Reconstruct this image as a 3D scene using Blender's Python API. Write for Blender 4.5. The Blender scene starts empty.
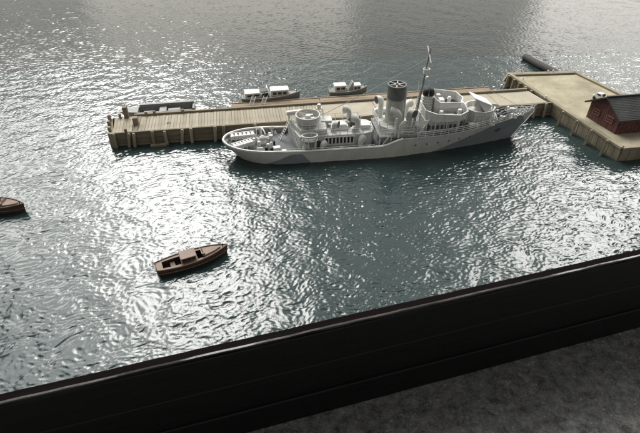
import bpy, math, random
import numpy as np
from mathutils import Vector, Matrix

S = 1.0/70.0            # one modelling unit is about one metre at the ship model's scale
R = math.radians
scene = bpy.context.scene
random.seed(7)

# ------------------------------------------------------------------ camera, world, light, exposure
cam_d = bpy.data.cameras.new('camera')
cam = bpy.data.objects.new('camera', cam_d)
scene.collection.objects.link(cam)
cam.location = (0, 0, 52.12*S)
cam.rotation_euler = (R(90-38.5), 0, 0)
cam_d.sensor_width = 36.0
cam_d.lens = 480/640*36.0
cam_d.clip_start = 0.01
cam_d.clip_end = 200.0
cam_d.dof.use_dof = True
cam_d.dof.focus_distance = 103*S
cam_d.dof.aperture_fstop = 14.0
scene.camera = cam

world = bpy.data.worlds.new('World')
scene.world = world
world.use_nodes = True
bg = world.node_tree.nodes['Background']
bg.inputs['Color'].default_value = (1.0, 0.985, 0.955, 1)
bg.inputs['Strength'].default_value = 0.30

def window_or_wall_lamp(name, az0, az1, el0, el1, radiance, color, dist=900.0):
    """rectangular area lamp far behind the diorama, for an unseen window or dim wall area"""
    az, el = R((az0+az1)/2), R((el0+el1)/2)
    c = Vector((0, 80, 0))
    d = Vector((math.sin(az)*math.cos(el), math.cos(az)*math.cos(el), math.sin(el)))
    w = 2*dist*math.cos(el)*math.tan(R((az1-az0)/2))
    h = 2*dist*math.tan(R((el1-el0)/2))
    l = bpy.data.lights.new(name, 'AREA')
    l.shape = 'RECTANGLE'
    l.size, l.size_y = w*S, h*S
    l.energy = radiance*math.pi*w*h*S*S
    l.color = color
    o = bpy.data.objects.new(name, l)
    o.location = (c+d*dist)*S
    o.rotation_euler = (-d).to_track_quat('-Z', 'Y').to_euler()
    scene.collection.objects.link(o)

WARM = (1.0, 0.985, 0.95)
window_or_wall_lamp('window_or_wall_light', -32.5, -12, 27, 62, 18.0, WARM)
window_or_wall_lamp('window_or_wall_light', -11.8, -5, 28, 60, 5.0, WARM)
window_or_wall_lamp('window_or_wall_light', 31, 50, 26, 50, 12.0, WARM)
window_or_wall_lamp('window_or_wall_light', 31, 52, 50.5, 66, 3.0, WARM)
window_or_wall_lamp('window_or_wall_light', -4.8, 30.8, 25, 66, 0.8, (0.92, 1.0, 0.98))  # added lamp, stands in for the dim wall between the windows
window_or_wall_lamp('window_or_wall_light', -50, -28, 22, 34, 8.0, WARM)
window_or_wall_lamp('window_or_wall_light', -64, -33, 34, 74, 4.4, (0.99, 1.0, 0.99))  # added panel lamp, stands in for the dimmer wall at left
window_or_wall_lamp('window_or_wall_light', -44, 52, 6, 21, 0.48, (1.0, 0.94, 0.84))  # added low lamp, fills the far water's reflection with dim wall glow
window_or_wall_lamp('window_or_wall_light', -27, 4, 8, 23, 0.75, (1.0, 0.94, 0.84))
window_or_wall_lamp('window_or_wall_light', 25, 50, 8, 24, 1.8, (1.0, 0.96, 0.90))

scene.view_settings.view_transform = 'Standard'
scene.view_settings.look = 'None'
scene.view_settings.exposure = 0.0
scene.view_settings.gamma = 1.0
scene.render.resolution_x = 1024
scene.render.resolution_y = 693

# ------------------------------------------------------------------ materials
def nodes_of(name):
    m = bpy.data.materials.new(name)
    m.use_nodes = True
    nt = m.node_tree
    return m, nt, nt.nodes['Principled BSDF']

def N(nt, t, **kw):
    n = nt.nodes.new(t)
    for k, v in kw.items():
        setattr(n, k, v)
    return n

def coords(nt, scale=1.0):
    """object coordinates in modelling units"""
    tc = N(nt, 'ShaderNodeTexCoord')
    mp = N(nt, 'ShaderNodeMapping')
    mp.inputs['Scale'].default_value = (70*scale,)*3 if not isinstance(scale, tuple) else tuple(70*s for s in scale)
    nt.links.new(tc.outputs['Object'], mp.inputs['Vector'])
    return mp.outputs['Vector']

def noise(nt, vec, scale, detail=3, rough=0.55, dist=0.0):
    n = N(nt, 'ShaderNodeTexNoise')
    n.inputs['Scale'].default_value = scale
    n.inputs['Detail'].default_value = detail
    n.inputs['Roughness'].default_value = rough
    n.inputs['Distortion'].default_value = dist
    nt.links.new(vec, n.inputs['Vector'])
    return n.outputs['Fac']

def ramp(nt, fac, stops):
    r = N(nt, 'ShaderNodeValToRGB')
    e = r.color_ramp.elements
    while len(e) < len(stops):
        e.new(0.5)
    for el, (p, c) in zip(e, stops):
        el.position = p
        el.color = tuple(c)+(1,) if len(c) == 3 else c
    nt.links.new(fac, r.inputs['Fac'])
    return r.outputs['Color']

def mixc(nt, fac, a, b):
    m = N(nt, 'ShaderNodeMix', data_type='RGBA')
    for i, x in ((0, fac), (6, a), (7, b)):
        if hasattr(x, 'links') or isinstance(x, bpy.types.NodeSocket):
            nt.links.new(x, m.inputs[i])
        else:
            m.inputs[i].default_value = x if not isinstance(x, tuple) else (x+(1,) if len(x) == 3 else x)
    return m.outputs[2]

def bump(nt, h, dist, strength, bsdf):
    b = N(nt, 'ShaderNodeBump')
    b.inputs['Strength'].default_value = strength
    b.inputs['Distance'].default_value = dist*S
    nt.links.new(h, b.inputs['Height'])
    nt.links.new(b.outputs['Normal'], bsdf.inputs['Normal'])

def paint(name, col, rough=0.55, var=0.25, scale=0.9, grime=0.35, bumpd=0.02, spec=0.35, randvar=0.0):
    """hand-painted plastic or wood: mottled colour, grime specks, faint relief"""
    m, nt, p = nodes_of(name)
    v = coords(nt)
    a = noise(nt, v, scale, 4, 0.6)
    dark = tuple(c*(1-var) for c in col)
    lite = tuple(min(1, c*(1+var*0.6)) for c in col)
    c = ramp(nt, a, [(0.3, dark), (0.7, lite)])
    g = noise(nt, v, scale*4.3, 5, 0.7)
    gm = ramp(nt, g, [(0.56, (0, 0, 0)), (0.74, (grime,)*3)])
    c = mixc(nt, gm, c, tuple(x*0.35 for x in col))
    if randvar:
        oi = N(nt, 'ShaderNodeObjectInfo')
        rc = ramp(nt, oi.outputs['Random'], [(0, (1-randvar,)*3), (1, (1+randvar*0.5,)*3)])
        mm = N(nt, 'ShaderNodeMix', data_type='RGBA', blend_type='MULTIPLY')
        mm.inputs[0].default_value = 1
        nt.links.new(c, mm.inputs[6]); nt.links.new(rc, mm.inputs[7])
        c = mm.outputs[2]
    nt.links.new(c, p.inputs['Base Color'])
    p.inputs['Roughness'].default_value = rough
    p.inputs['Specular IOR Level'].default_value = spec
    bump(nt, g, bumpd*3, 0.6, p)
    return m

def wood(name, col, rough=0.7, along=(0.25, 3.0, 3.0), var=0.35, randvar=0.2):
    m, nt, p = nodes_of(name)
    v = coords(nt, along)
    a = noise(nt, v, 1.0, 5, 0.65, 0.4)
    v2 = coords(nt)
    b = noise(nt, v2, 0.35, 3, 0.6)
    c = ramp(nt, a, [(0.28, tuple(x*(1-var) for x in col)), (0.72, tuple(min(1, x*(1+var*0.5)) for x in col))])
    st = ramp(nt, b, [(0.45, (0, 0, 0)), (0.75, (0.45,)*3)])
    c = mixc(nt, st, c, tuple(x*0.55 for x in col))
    oi = N(nt, 'ShaderNodeObjectInfo')
    rc = ramp(nt, oi.outputs['Random'], [(0, (1-randvar,)*3), (1, (1+randvar*0.4,)*3)])
    mm = N(nt, 'ShaderNodeMix', data_type='RGBA', blend_type='MULTIPLY')
    mm.inputs[0].default_value = 1
    nt.links.new(c, mm.inputs[6]); nt.links.new(rc, mm.inputs[7])
    nt.links.new(mm.outputs[2], p.inputs['Base Color'])
    p.inputs['Roughness'].default_value = rough
    p.inputs['Specular IOR Level'].default_value = 0.25
    bump(nt, a, 0.08, 0.5, p)
    return m

M = {}
M['pale'] = paint('pale_paint', (0.56, 0.558, 0.53), 0.55, 0.22, 1.1, 0.4)
M['white'] = paint('white_paint', (0.73, 0.727, 0.70), 0.5, 0.16, 1.2, 0.35)
M['grey'] = paint('grey_paint', (0.26, 0.265, 0.255), 0.6, 0.22, 1.0, 0.4)
M['dark_grey'] = paint('dark_grey_paint', (0.10, 0.105, 0.105), 0.6, 0.25, 1.0, 0.3)
M['deck_grey'] = paint('deck_grey_paint', (0.125, 0.134, 0.14), 0.65, 0.25, 0.7, 0.4)
M['black'] = paint('black_paint', (0.018, 0.018, 0.019), 0.6, 0.3, 1.0, 0.2)
M['concrete'] = paint('concrete_deck', (0.35, 0.315, 0.225), 0.8, 0.3, 0.22, 0.5, 0.03, 0.2)
M['panel'] = paint('pier_panel', (0.41, 0.37, 0.29), 0.8, 0.14, 0.3, 0.25, 0.03, 0.2, 0.15)
M['red'] = paint('red_barn_paint', (0.12, 0.050, 0.046), 0.7, 0.4, 0.8, 0.45)
M['red_trim'] = paint('red_trim', (0.25, 0.12, 0.105), 0.7, 0.2, 1.0, 0.3)
M['roof'] = paint('roof_slate', (0.050, 0.053, 0.051), 0.6, 0.3, 0.8, 0.4, 0.03, 0.4, 0.25)
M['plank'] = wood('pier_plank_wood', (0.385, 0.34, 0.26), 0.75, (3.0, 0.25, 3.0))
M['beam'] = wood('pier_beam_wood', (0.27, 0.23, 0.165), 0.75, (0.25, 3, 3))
M['pile'] = wood('pile_wood', (0.35, 0.30, 0.22), 0.75, (3, 3, 0.3))
M['wharf_wood'] = wood('wharf_timber', (0.325, 0.285, 0.2), 0.75, (0.3, 0.3, 2.5))
M['orange_wood'] = wood('pontoon_wood', (0.32, 0.24, 0.165), 0.75, (0.25, 3, 3))
M['brown'] = wood('boat_brown_wood', (0.115, 0.072, 0.054), 0.5, (0.4, 3, 3), 0.3, 0.0)
M['brown_deck'] = wood('boat_deck_wood', (0.225, 0.16, 0.122), 0.5, (0.4, 4, 3), 0.3, 0.0)
M['dark_brown'] = wood('boat_dark_wood', (0.06, 0.042, 0.034), 0.5, (0.4, 3, 3), 0.3, 0.0)
M['log'] = wood('log_bark', (0.07, 0.066, 0.06), 0.7, (0.3, 3, 3), 0.4, 0.0)
M['funnel_grey'] = paint('funnel_grey_paint', (0.15, 0.155, 0.142), 0.6, 0.25, 1.0, 0.35)
M['funnel_pale'] = paint('funnel_pale_green', (0.44, 0.45, 0.395), 0.6, 0.2, 1.0, 0.4)
M['launch_pale'] = paint('barge_pale_grey', (0.30, 0.30, 0.285), 0.6, 0.25, 1.0, 0.4)
M['launch_grey'] = paint('launch_hull_grey', (0.22, 0.23, 0.225), 0.5, 0.2, 1.0, 0.3)

def glass_mat():
    m, nt, p = nodes_of('dark_window_glass')
    p.inputs['Base Color'].default_value = (0.02, 0.022, 0.024, 1)
    p.inputs['Roughness'].default_value = 0.15
    return m
M['glass'] = glass_mat()

def hull_mat():
    """pale hull paint with two darker camouflage panels, set out in ship coordinates"""
    m, nt, p = nodes_of('camouflage_hull_paint')
    v = coords(nt)
    sep = N(nt, 'ShaderNodeSeparateXYZ')
    nt.links.new(v, sep.inputs[0])
    def math_(op, a, b=None, c=None):
        n = N(nt, 'ShaderNodeMath', operation=op)
        for i, x in enumerate((a, b, c)):
            if x is None: continue
            if isinstance(x, (int, float)): n.inputs[i].default_value = x
            else: nt.links.new(x, n.inputs[i])
        return n.outputs[0]
    s, z = sep.outputs['X'], sep.outputs['Z']
    wob = noise(nt, v, 0.8, 2)
    z = math_('ADD', z, math_('MULTIPLY', math_('SUBTRACT', wob, 0.5), 0.35))
    a1 = math_('MULTIPLY', math_('SUBTRACT', s, 8.5), 0.45)
    a2 = math_('MULTIPLY', math_('SUBTRACT', 17.6, s), 1.3)
    patch_a = math_('LESS_THAN', z, math_('MINIMUM', math_('MINIMUM', a1, a2), 2.3))
    b1 = math_('MULTIPLY', math_('SUBTRACT', s, 43.0), 0.36)
    b2 = math_('MULTIPLY', math_('SUBTRACT', 67.5, s), 1.3)
    patch_b = math_('LESS_THAN', z, math_('MINIMUM', b1, b2))
    patch = math_('MAXIMUM', patch_a, patch_b)
    n1 = noise(nt, v, 0.7, 5, 0.65)
    pale = ramp(nt, n1, [(0.3, (0.55, 0.54, 0.495)), (0.7, (0.65, 0.64, 0.59))])
    dark = ramp(nt, n1, [(0.3, (0.22, 0.24, 0.25)), (0.7, (0.28, 0.30, 0.31))])
    c = mixc(nt, patch, pale, dark)
    vs = coords(nt, (1.6, 1.6, 0.18))
    streak = noise(nt, vs, 1.0, 4, 0.7)
    c = mixc(nt, ramp(nt, streak, [(0.55, (0, 0, 0)), (0.8, (0.4,)*3)]), c, (0.17, 0.15, 0.12))
    nt.links.new(c, p.inputs['Base Color'])
    p.inputs['Roughness'].default_value = 0.55
    p.inputs['Specular IOR Level'].default_value = 0.3
    bump(nt, n1, 0.06, 0.5, p)
    return m
M['hull'] = hull_mat()

def water_mat(name, fine, lo, hi):
    m, nt, p = nodes_of(name)
    v = coords(nt)
    a = noise(nt, v, 0.05, 3, 0.5)
    c = ramp(nt, a, [(0.3, lo), (0.7, hi)])
    nt.links.new(c, p.inputs['Base Color'])
    p.inputs['IOR'].default_value = 1.5
    p.inputs['Roughness'].default_value = 0.035
    n1 = noise(nt, v, 2.8, 4, 0.65, 0.6)
    bump(nt, n1, fine, 0.7, p)
    return m
M['water'] = water_mat('gel_sea_water', 0.03, (0.017, 0.032, 0.032), (0.026, 0.043, 0.042))
M['water_far'] = water_mat('gel_sea_water_far', 0.035, (0.016, 0.024, 0.023), (0.024, 0.031, 0.029))

def frame_mat(name, base, rough, spec, wear=0.0):
    m, nt, p = nodes_of(name)
    v = coords(nt, (0.12, 2.0, 2.0))
    a = noise(nt, v, 1.0, 5, 0.65)
    c = ramp(nt, a, [(0.3, tuple(b*0.6 for b in base)), (0.75, tuple(b*1.5 for b in base))])
    if wear:
        rr = noise(nt, coords(nt, (0.10, 0.6, 0.6)), 1.0, 4, 0.7)
        rv = ramp(nt, rr, [(0.42, (0.12,)*3), (0.58, (0.75,)*3)])
        nt.links.new(rv, p.inputs['Roughness'])
        w = noise(nt, coords(nt, (0.13, 1.2, 1.2)), 1.0, 3, 0.6)
        wm = ramp(nt, w, [(0.42, (0, 0, 0)), (0.66, (wear,)*3)])
        c = mixc(nt, wm, c, (0.32, 0.30, 0.27))
    nt.links.new(c, p.inputs['Base Color'])
    p.inputs['Roughness'].default_value = rough
    p.inputs['Specular IOR Level'].default_value = spec
    bump(nt, a, 0.06, 0.4, p)
    return m
M['frame'] = frame_mat('black_lacquered_wood', (0.007, 0.007, 0.0072), 0.42, 0.22)
M['frame_lip'] = frame_mat('dark_stained_wood', (0.005, 0.003, 0.0028), 0.7, 0.03)
M['frame_bead'] = frame_mat('worn_edge_bead', (0.010, 0.009, 0.008), 0.25, 0.3, 0.12)

def table_mat():
    m, nt, p = nodes_of('dark_crinkled_table_covering')
    v = coords(nt)
    a = noise(nt, v, 0.5, 10, 0.82, 0.2)
    b = noise(nt, v, 1.5, 4, 0.7, 1.6)
    c = ramp(nt, a, [(0.36, (0.05, 0.05, 0.048)), (0.64, (0.36, 0.36, 0.34))])
    sp = ramp(nt, b, [(0.60, (0, 0, 0)), (0.66, (0.75,)*3)])
    c = mixc(nt, sp, c, (0.6, 0.6, 0.57))
    nt.links.new(c, p.inputs['Base Color'])
    p.inputs['Roughness'].default_value = 0.45
    p.inputs['Specular IOR Level'].default_value = 0.25
    h = N(nt, 'ShaderNodeMath', operation='ADD')
    nt.links.new(a, h.inputs[0]); nt.links.new(b, h.inputs[1])
    bump(nt, h.outputs[0], 0.6, 1.0, p)
    return m
M['table'] = table_mat()

# ------------------------------------------------------------------ mesh building helpers
def link(o, parent=None):
    scene.collection.objects.link(o)
    if parent is not None:
        o.parent = parent
    return o

def tag(o, label, cat, group=None):
    o['label'] = label; o['category'] = cat
    if group: o['group'] = group
    return o

def thing(name, label, cat, loc=(0, 0, 0), rz=0.0, group=None):
    o = bpy.data.objects.new(name, None)
    o.empty_display_size = 0.02
    o.location = Vector(loc)*S
    o.rotation_euler = (0, 0, rz)
    link(o)
    return tag(o, label, cat, group)

class MB:
    def __init__(self):
        self.v = []; self.f = []
    def add(self, vs, fs):
        n = len(self.v)
        self.v += [tuple(x) for x in vs]
        self.f += [tuple(i+n for i in f) for f in fs]
        return self
    def hexa(self, p):      # 4 bottom, 4 top, counter-clockwise
        return self.add(p, [(3, 2, 1, 0), (4, 5, 6, 7), (0, 1, 5, 4), (1, 2, 6, 5), (2, 3, 7, 6), (3, 0, 4, 7)])
    def box(self, c, d, rz=0.0, ry=0.0, rx=0.0):
        m = Matrix.Rotation(rz, 3, 'Z') @ Matrix.Rotation(ry, 3, 'Y') @ Matrix.Rotation(rx, 3, 'X')
        pts = [Vector(c)+m @ Vector((sx*d[0]/2, sy*d[1]/2, sz*d[2]/2)) for sz in (-1, 1) for sx, sy in ((-1, -1), (1, -1), (1, 1), (-1, 1))]
        return self.hexa(pts)
    def beam(self, a, b, w, h):
        a, b = Vector(a), Vector(b)
        d = b-a
        rz = math.atan2(d.y, d.x); ry = -math.atan2(d.z, math.hypot(d.x, d.y))
        return self.box((a+b)/2, (d.length, w, h), rz, ry)
    def tube(self, pts, r, n=8, closed=False, caps=True):
        pts = [Vector(p) for p in pts]
        k = len(pts)
        rs = r if isinstance(r, (list, tuple)) else [r]*k
        vs = []; prev = None
        for i, p in enumerate(pts):
            if closed: t = pts[(i+1) % k]-pts[i-1]
            else: t = pts[min(i+1, k-1)]-pts[max(i-1, 0)]
            t.normalize()
            if prev is None:
                ref = Vector((0, 0, 1)) if abs(t.z) < 0.9 else Vector((1, 0, 0))
                u = t.cross(ref).normalized()
            else:
                u = (prev-t*prev.dot(t))
                u = u.normalized() if u.length > 1e-6 else t.orthogonal().normalized()
            w = t.cross(u); prev = u
            for j in range(n):
                a = 2*math.pi*j/n
                vs.append(p+(u*math.cos(a)+w*math.sin(a))*rs[i])
        fs = []
        for i in range(k if closed else k-1):
            i2 = (i+1) % k
            for j in range(n):
                j2 = (j+1) % n
                fs.append((i*n+j, i*n+j2, i2*n+j2, i2*n+j))
        if caps and not closed:
            fs.append(tuple(range(n))[::-1]); fs.append(tuple((k-1)*n+j for j in range(n)))
        return self.add(vs, fs)
    def cyl(self, a, b, r, r2=None, n=12):
        return self.tube([a, b], [r, r if r2 is None else r2], n)
    def lathe(self, c, prof, n=24, sx=1.0, sy=1.0):
        c = Vector(c); vs = []; fs = []
        for (r, z) in prof:
            for j in range(n):
                a = 2*math.pi*j/n
                vs.append(c+Vector((r*sx*math.cos(a), r*sy*math.sin(a), z)))
        for i in range(len(prof)-1):
            for j in range(n):
                j2 = (j+1) % n
                fs.append((i*n+j, i*n+j2, (i+1)*n+j2, (i+1)*n+j))
        if prof[0][0] > 1e-4: fs.append(tuple(range(n))[::-1])
        if prof[-1][0] > 1e-4: fs.append(tuple((len(prof)-1)*n+j for j in range(n)))
        return self.add(vs, fs)
    def prism(self, poly, z0, z1, grow=1.0):
        n = len(poly)
        cx = sum(p[0] for p in poly)/n; cy = sum(p[1] for p in poly)/n
        g = lambda z, i: z[i] if isinstance(z, (list, tuple)) else z
        vs = [(p[0], p[1], g(z0, i)) for i, p in enumerate(poly)]
        vs += [(cx+(p[0]-cx)*grow, cy+(p[1]-cy)*grow, g(z1, i)) for i, p in enumerate(poly)]
        fs = [tuple(range(n))[::-1], tuple(range(n, 2*n))]
        fs += [(i, (i+1) % n, n+(i+1) % n, n+i) for i in range(n)]
        return self.add(vs, fs)
    def wall(self, poly, z0, z1, th, closed=True, flare=1.0):
        """upright wall of thickness th standing along a polygon (ccw), flaring outward by 'flare'"""
        n = len(poly)
        cx = sum(p[0] for p in poly)/n; cy = sum(p[1] for p in poly)/n
        g = lambda z, i: z[i] if isinstance(z, (list, tuple)) else z
        vs = []
        for i, (x, y) in enumerate(poly):
            dx, dy = x-cx, y-cy; l = math.hypot(dx, dy) or 1
            k = 1-th/l
            vs += [(x, y, g(z0, i)), (cx+dx*flare, cy+dy*flare, g(z1, i)), (cx+dx*flare*k, cy+dy*flare*k, g(z1, i)), (cx+dx*k, cy+dy*k, g(z0, i))]
        fs = []
        for i in range(n if closed else n-1):
            a, b = i*4, ((i+1) % n)*4
            fs += [(a, b, b+1, a+1), (a+1, b+1, b+2, a+2), (a+2, b+2, b+3, a+3), (a+3, b+3, b, a)]
        if not closed:
            fs += [(0, 1, 2, 3), tuple((n-1)*4+j for j in (3, 2, 1, 0))]
        return self.add(vs, fs)
    def mesh(self, name, mat, smooth=None):
        me = bpy.data.meshes.new(name)
        me.from_pydata([(x*S, y*S, z*S) for x, y, z in self.v], [], self.f)
        me.materials.append(M[mat] if isinstance(mat, str) else mat)
        me.update()
        if smooth:
            me.polygons.foreach_set('use_smooth', [True]*len(me.polygons))
            me.set_sharp_from_angle(angle=R(smooth))
        return me
    def build(self, name, mat, parent=None, smooth=None, bevel=0.0):
        o = bpy.data.objects.new(name, self.mesh(name, mat, smooth))
        link(o, parent)
        if bevel:
            b = o.modifiers.new('bevel', 'BEVEL')
            b.width = bevel*S; b.segments = 2; b.limit_method = 'ANGLE'
        return o

def piece(name, me, parent, loc=(0, 0, 0), rot=(0, 0, 0), scale=(1, 1, 1)):
    """one more object that shares a mesh"""
    o = bpy.data.objects.new(name, me)
    o.location = Vector(loc)*S; o.rotation_euler = rot; o.scale = scale
    return link(o, parent)

def ngon(cx, cy, r, n, sx=1.0, sy=1.0, a0=0.0):
    return [(cx+r*sx*math.cos(a0+2*math.pi*i/n), cy+r*sy*math.sin(a0+2*math.pi*i/n)) for i in range(n)]

def railing(name, pts, h, parent, mat='white', n_wires=3, r=0.05, step=1.6):
    mb = MB(); pts = [Vector(p) for p in pts]
    for k in range(n_wires):
        mb.tube([p+Vector((0, 0, h*(k+1)/n_wires)) for p in pts], r, 4)
    for a, b in zip(pts[:-1], pts[1:]):
        m = max(1, round((b-a).length/step))
        for i in range(m):
            q = a.lerp(b, i/m)
            mb.cyl(q, q+Vector((0, 0, h)), r*1.2, n=4)
    mb.cyl(pts[-1], pts[-1]+Vector((0, 0, h)), r*1.2, n=4)
    return mb.build(name, mat, parent)

# ------------------------------------------------------------------ the sea
FA = R(15.9)                       # direction of the frame's front edge
FO = Vector((0, 41.9, 0))
fx = Vector((math.cos(FA), math.sin(FA), 0)); fy = Vector((-math.sin(FA), math.cos(FA), 0))

def field(seed, n, spacing, lam, width, aniso=0.0, ang=0.0):
    """random wave field on an n x n tile: ring spectrum around wavelength lam"""
    rng = np.random.default_rng(seed)
    k = np.fft.fftfreq(n, spacing)
    kx, ky = np.meshgrid(k, k, indexing='ij')
    kk = np.hypot(kx, ky)
    k0 = 1.0/lam
    amp = np.exp(-(np.log(np.maximum(kk, 1e-6)/k0)/width)**2)
    th = np.arctan2(ky, kx)-ang
    amp *= (1-aniso)+aniso*np.cos(th)**4
    sp = amp*np.exp(2j*np.pi*rng.random((n, n)))
    h = np.fft.ifft2(sp).real
    return h/h.std()

TN, TS = 2048, 0.14
F_swell = field(1, TN, TS, 9.0, 0.5, 0.6, R(60))
F_rip = field(2, TN, TS, 1.5, 0.55, 0.60, R(110))
F_rip2 = field(3, TN, TS, 0.85, 0.55, 0.40, R(88))
F_mid = field(9, TN, TS, 4.5, 0.5, 0.5, R(110))
F_fine = field(4, TN, TS, 0.6, 0.35, 0.0)
F_wx = field(5, TN, TS, 10.0, 0.5); F_wy = field(6, TN, TS, 10.0, 0.5)
F_far = field(8, TN, TS, 1.5, 0.6, 0.6, R(82))

def sample(F, x, y):
    gx = (x/TS) % TN; gy = (y/TS) % TN
    i = np.floor(gx).astype(int); j = np.floor(gy).astype(int)
    a = gx-i; b = gy-j; i2 = (i+1) % TN; j2 = (j+1) % TN; i %= TN; j %= TN
    return (F[i, j]*(1-a)*(1-b)+F[i2, j]*a*(1-b)+F[i, j2]*(1-a)*b+F[i2, j2]*a*b)

def wave_height(x, y, far):
    wx = x+0.35*sample(F_wx, x, y); wy = y+0.35*sample(F_wy, x, y)
    if far:
        return 0.015*sample(F_swell, x, y)+0.028*sample(F_far, wx, wy)+0.006*sample(F_fine, wx, wy)
    r = sample(F_rip, wx, wy)
    r2 = sample(F_rip2, wx+31, wy+17)
    rid = 0.9-np.sqrt(r*r+0.015)                 # sharp crests with rounded troughs
    return 0.02*sample(F_swell, x, y)+0.022*sample(F_mid, wx, wy)+0.027*rid+0.011*r+0.011*r2+0.005*sample(F_fine, wx, wy)

def seam_y(x):                     # line where the near and far water sheets meet
    return 139.4+0.072*x

def sea_sheet(name, far, nx, ny):
    k = nx//20; w_ = 150 if far else 100
    xs = np.concatenate([np.linspace(-205, -w_-1, k), np.linspace(-w_, w_, nx-2*k), np.linspace(w_+1, 215, k)])
    # inside of frame: rows run from front edge (or the seam) backwards
    yf = FO.y+xs*math.tan(FA)
    ysm = seam_y(xs)
    yb = FO.y+xs*math.tan(FA)+300
    u = np.linspace(0, 1, ny)
    w = u*(0.62+0.38*u)
    if far: Y = ysm[:, None]+(yb-ysm)[:, None]*w[None, :]
    else:
        Y = yf[:, None]+(np.maximum(ysm, yf+8)-yf)[:, None]*w[None, :]
    X = np.repeat(xs[:, None], ny, 1)
    Z = wave_height(X, Y, far)
    if far: Z = Z-0.02
    co = np.stack([X, Y, Z], -1).reshape(-1, 3)*S
    i = np.arange((nx-1)*(ny-1)); a = (i//(ny-1))*ny+i % (ny-1)
    quads = np.stack([a, a+ny, a+ny+1, a+1], -1).astype(np.int32)
    me = bpy.data.meshes.new(name)
    me.vertices.add(len(co)); me.vertices.foreach_set('co', co.ravel())
    me.loops.add(quads.size); me.loops.foreach_set('vertex_index', quads.ravel())
    me.polygons.add(len(quads))
    me.polygons.foreach_set('loop_start', np.arange(0, quads.size, 4, dtype=np.int32))
    me.polygons.foreach_set('use_smooth', np.ones(len(quads), dtype=bool))
    me.materials.append(M['water_far' if far else 'water'])
    me.update(); me.validate()
    o = link(bpy.data.objects.new(name, me))
    o['kind'] = 'structure'
    return o
sea_sheet('water', False, 1300, 680)
sea_sheet('water', True, 1050, 420)

# ------------------------------------------------------------------ table and display frame
tb = MB(); tb.add([(-420, -260, -19.9), (420, -260, -19.9), (420, 420, -19.9), (-420, 420, -19.9)], [(0, 1, 2, 3)])
tb.build('table_top', 'table')['kind'] = 'structure'

fr = thing('display_frame', 'black wooden display frame edging the front of the model sea', 'frame', FO, FA)
def rail_profile(prof, x0, x1, jit=0.0, k=24):
    mb = MB(); n = len(prof)
    rj = random.Random(5); jy = jz = 0.0
    vs = []; fs = []
    for i in range(k+1):
        x = x0+(x1-x0)*i/k
        jy = jy*.7+rj.uniform(-jit, jit); jz = jz*.7+rj.uniform(-jit, jit)
        vs += [(x, y+jy, z+(jz if z > -2 else 0)) for y, z in prof]
    for i in range(k):
        for j in range(n):
            j2 = (j+1) % n
            fs.append((i*n+j, i*n+j2, (i+1)*n+j2, (i+1)*n+j))
    fs += [tuple(range(n))[::-1], tuple(k*n+j for j in range(n))]
    return mb.add(vs, fs)
rail_profile([(0.25, -3), (0.25, 0.42), (-0.82, 0.36), (-0.82, -3)], -215, 215, .03, 260).build('inner_lip', 'frame_lip', fr, bevel=0.1)
rail_profile([(-0.84, -3), (-0.84, 0.45), (-0.9, 0.52), (-1.18, 0.52), (-1.26, 0.45), (-1.26, -3)], -215, 215, .035, 260).build('edge_bead', 'frame_bead', fr, 40)
rail_profile([(-0.3, -19.9), (-0.3, -3.05), (-1.28, -3.05), (-1.28, 0.1), (-1.5, 0.0), (-1.55, -6.4), (-1.42, -6.55), (-1.42, -6.75), (-1.55, -6.9), (-1.6, -13.2), (-1.6, -19.9)], -215, 215).build('front_rail', 'frame', fr, bevel=0.06)
rail_profile([(-1.62, -13.2), (-1.85, -13.2), (-2.0, -13.35), (-2.0, -13.7), (-1.8, -14.0), (-1.62, -14.3)], -215, 215).build('moulding', 'frame', fr, 40)

# ------------------------------------------------------------------ the warship model
SO = (-19.9, 86.0, 0)
ship = thing('warship', 'pale grey camouflaged warship model moored along the near side of the pier', 'warship', SO, R(7))

def smst(a, b, x):
    t = min(1, max(0, (x-a)/(b-a))); return t*t*(3-2*t)
def bdeck(s):
    s = max(0.0, s)
    b = 5.35
    if s < 10: b *= max(0, 1-((10-s)/10)**2.3)**0.5
    if s > 38: b *= max(0, 1-((s-38)/28)**1.9)
    return b
def bwl(s):
    b = 5.05
    if s < 14: b *= max(0, 1-((14-s)/11.2)**2.2)**0.6 if s > 2.8 else 0
    if s > 32: b *= max(0, 1-((s-32)/30.3)**1.55)
    return b
def g_aft(s): return 2.75+0.95*max(0, 1-s/22)**2
def g_fc(s): return 4.25+2.15*max(0, (s-38)/28)**2
def gz(s):
    t = smst(31.5, 37, s)
    return g_aft(s)*(1-t)+g_fc(s)*t

us = [0.5-0.5*math.cos(math.pi*i/90) for i in range(91)]
qs = [-0.35, 0.0, 0.3, 0.6, 0.85, 1.0]
def hull_pt(u, q, side):
    sw, sd = 2.8+(62.3-2.8)*u, 66.0*u
    bw, bd = bwl(sw), bdeck(sd)
    s = sw+(sd-sw)*q
    fl = 0.7+0.9*smst(0.6, 1.0, u)
    b = bw+(bd-bw)*(max(q, 0)**fl)
    z = gz(sd)*q
    return (s, side*b, z)
h = MB(); ring = []
for q in qs:
    ring.append([hull_pt(u, q, -1) for u in us]+[hull_pt(u, q, 1) for u in us[::-1][1:-1]])
n = len(ring[0])
h.add([p for r_ in ring for p in r_], [(i*n+j, i*n+(j+1) % n, (i+1)*n+(j+1) % n, (i+1)*n+j) for i in range(len(qs)-1) for j in range(n)])
h.build('hull', 'hull', ship, 40)

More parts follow.
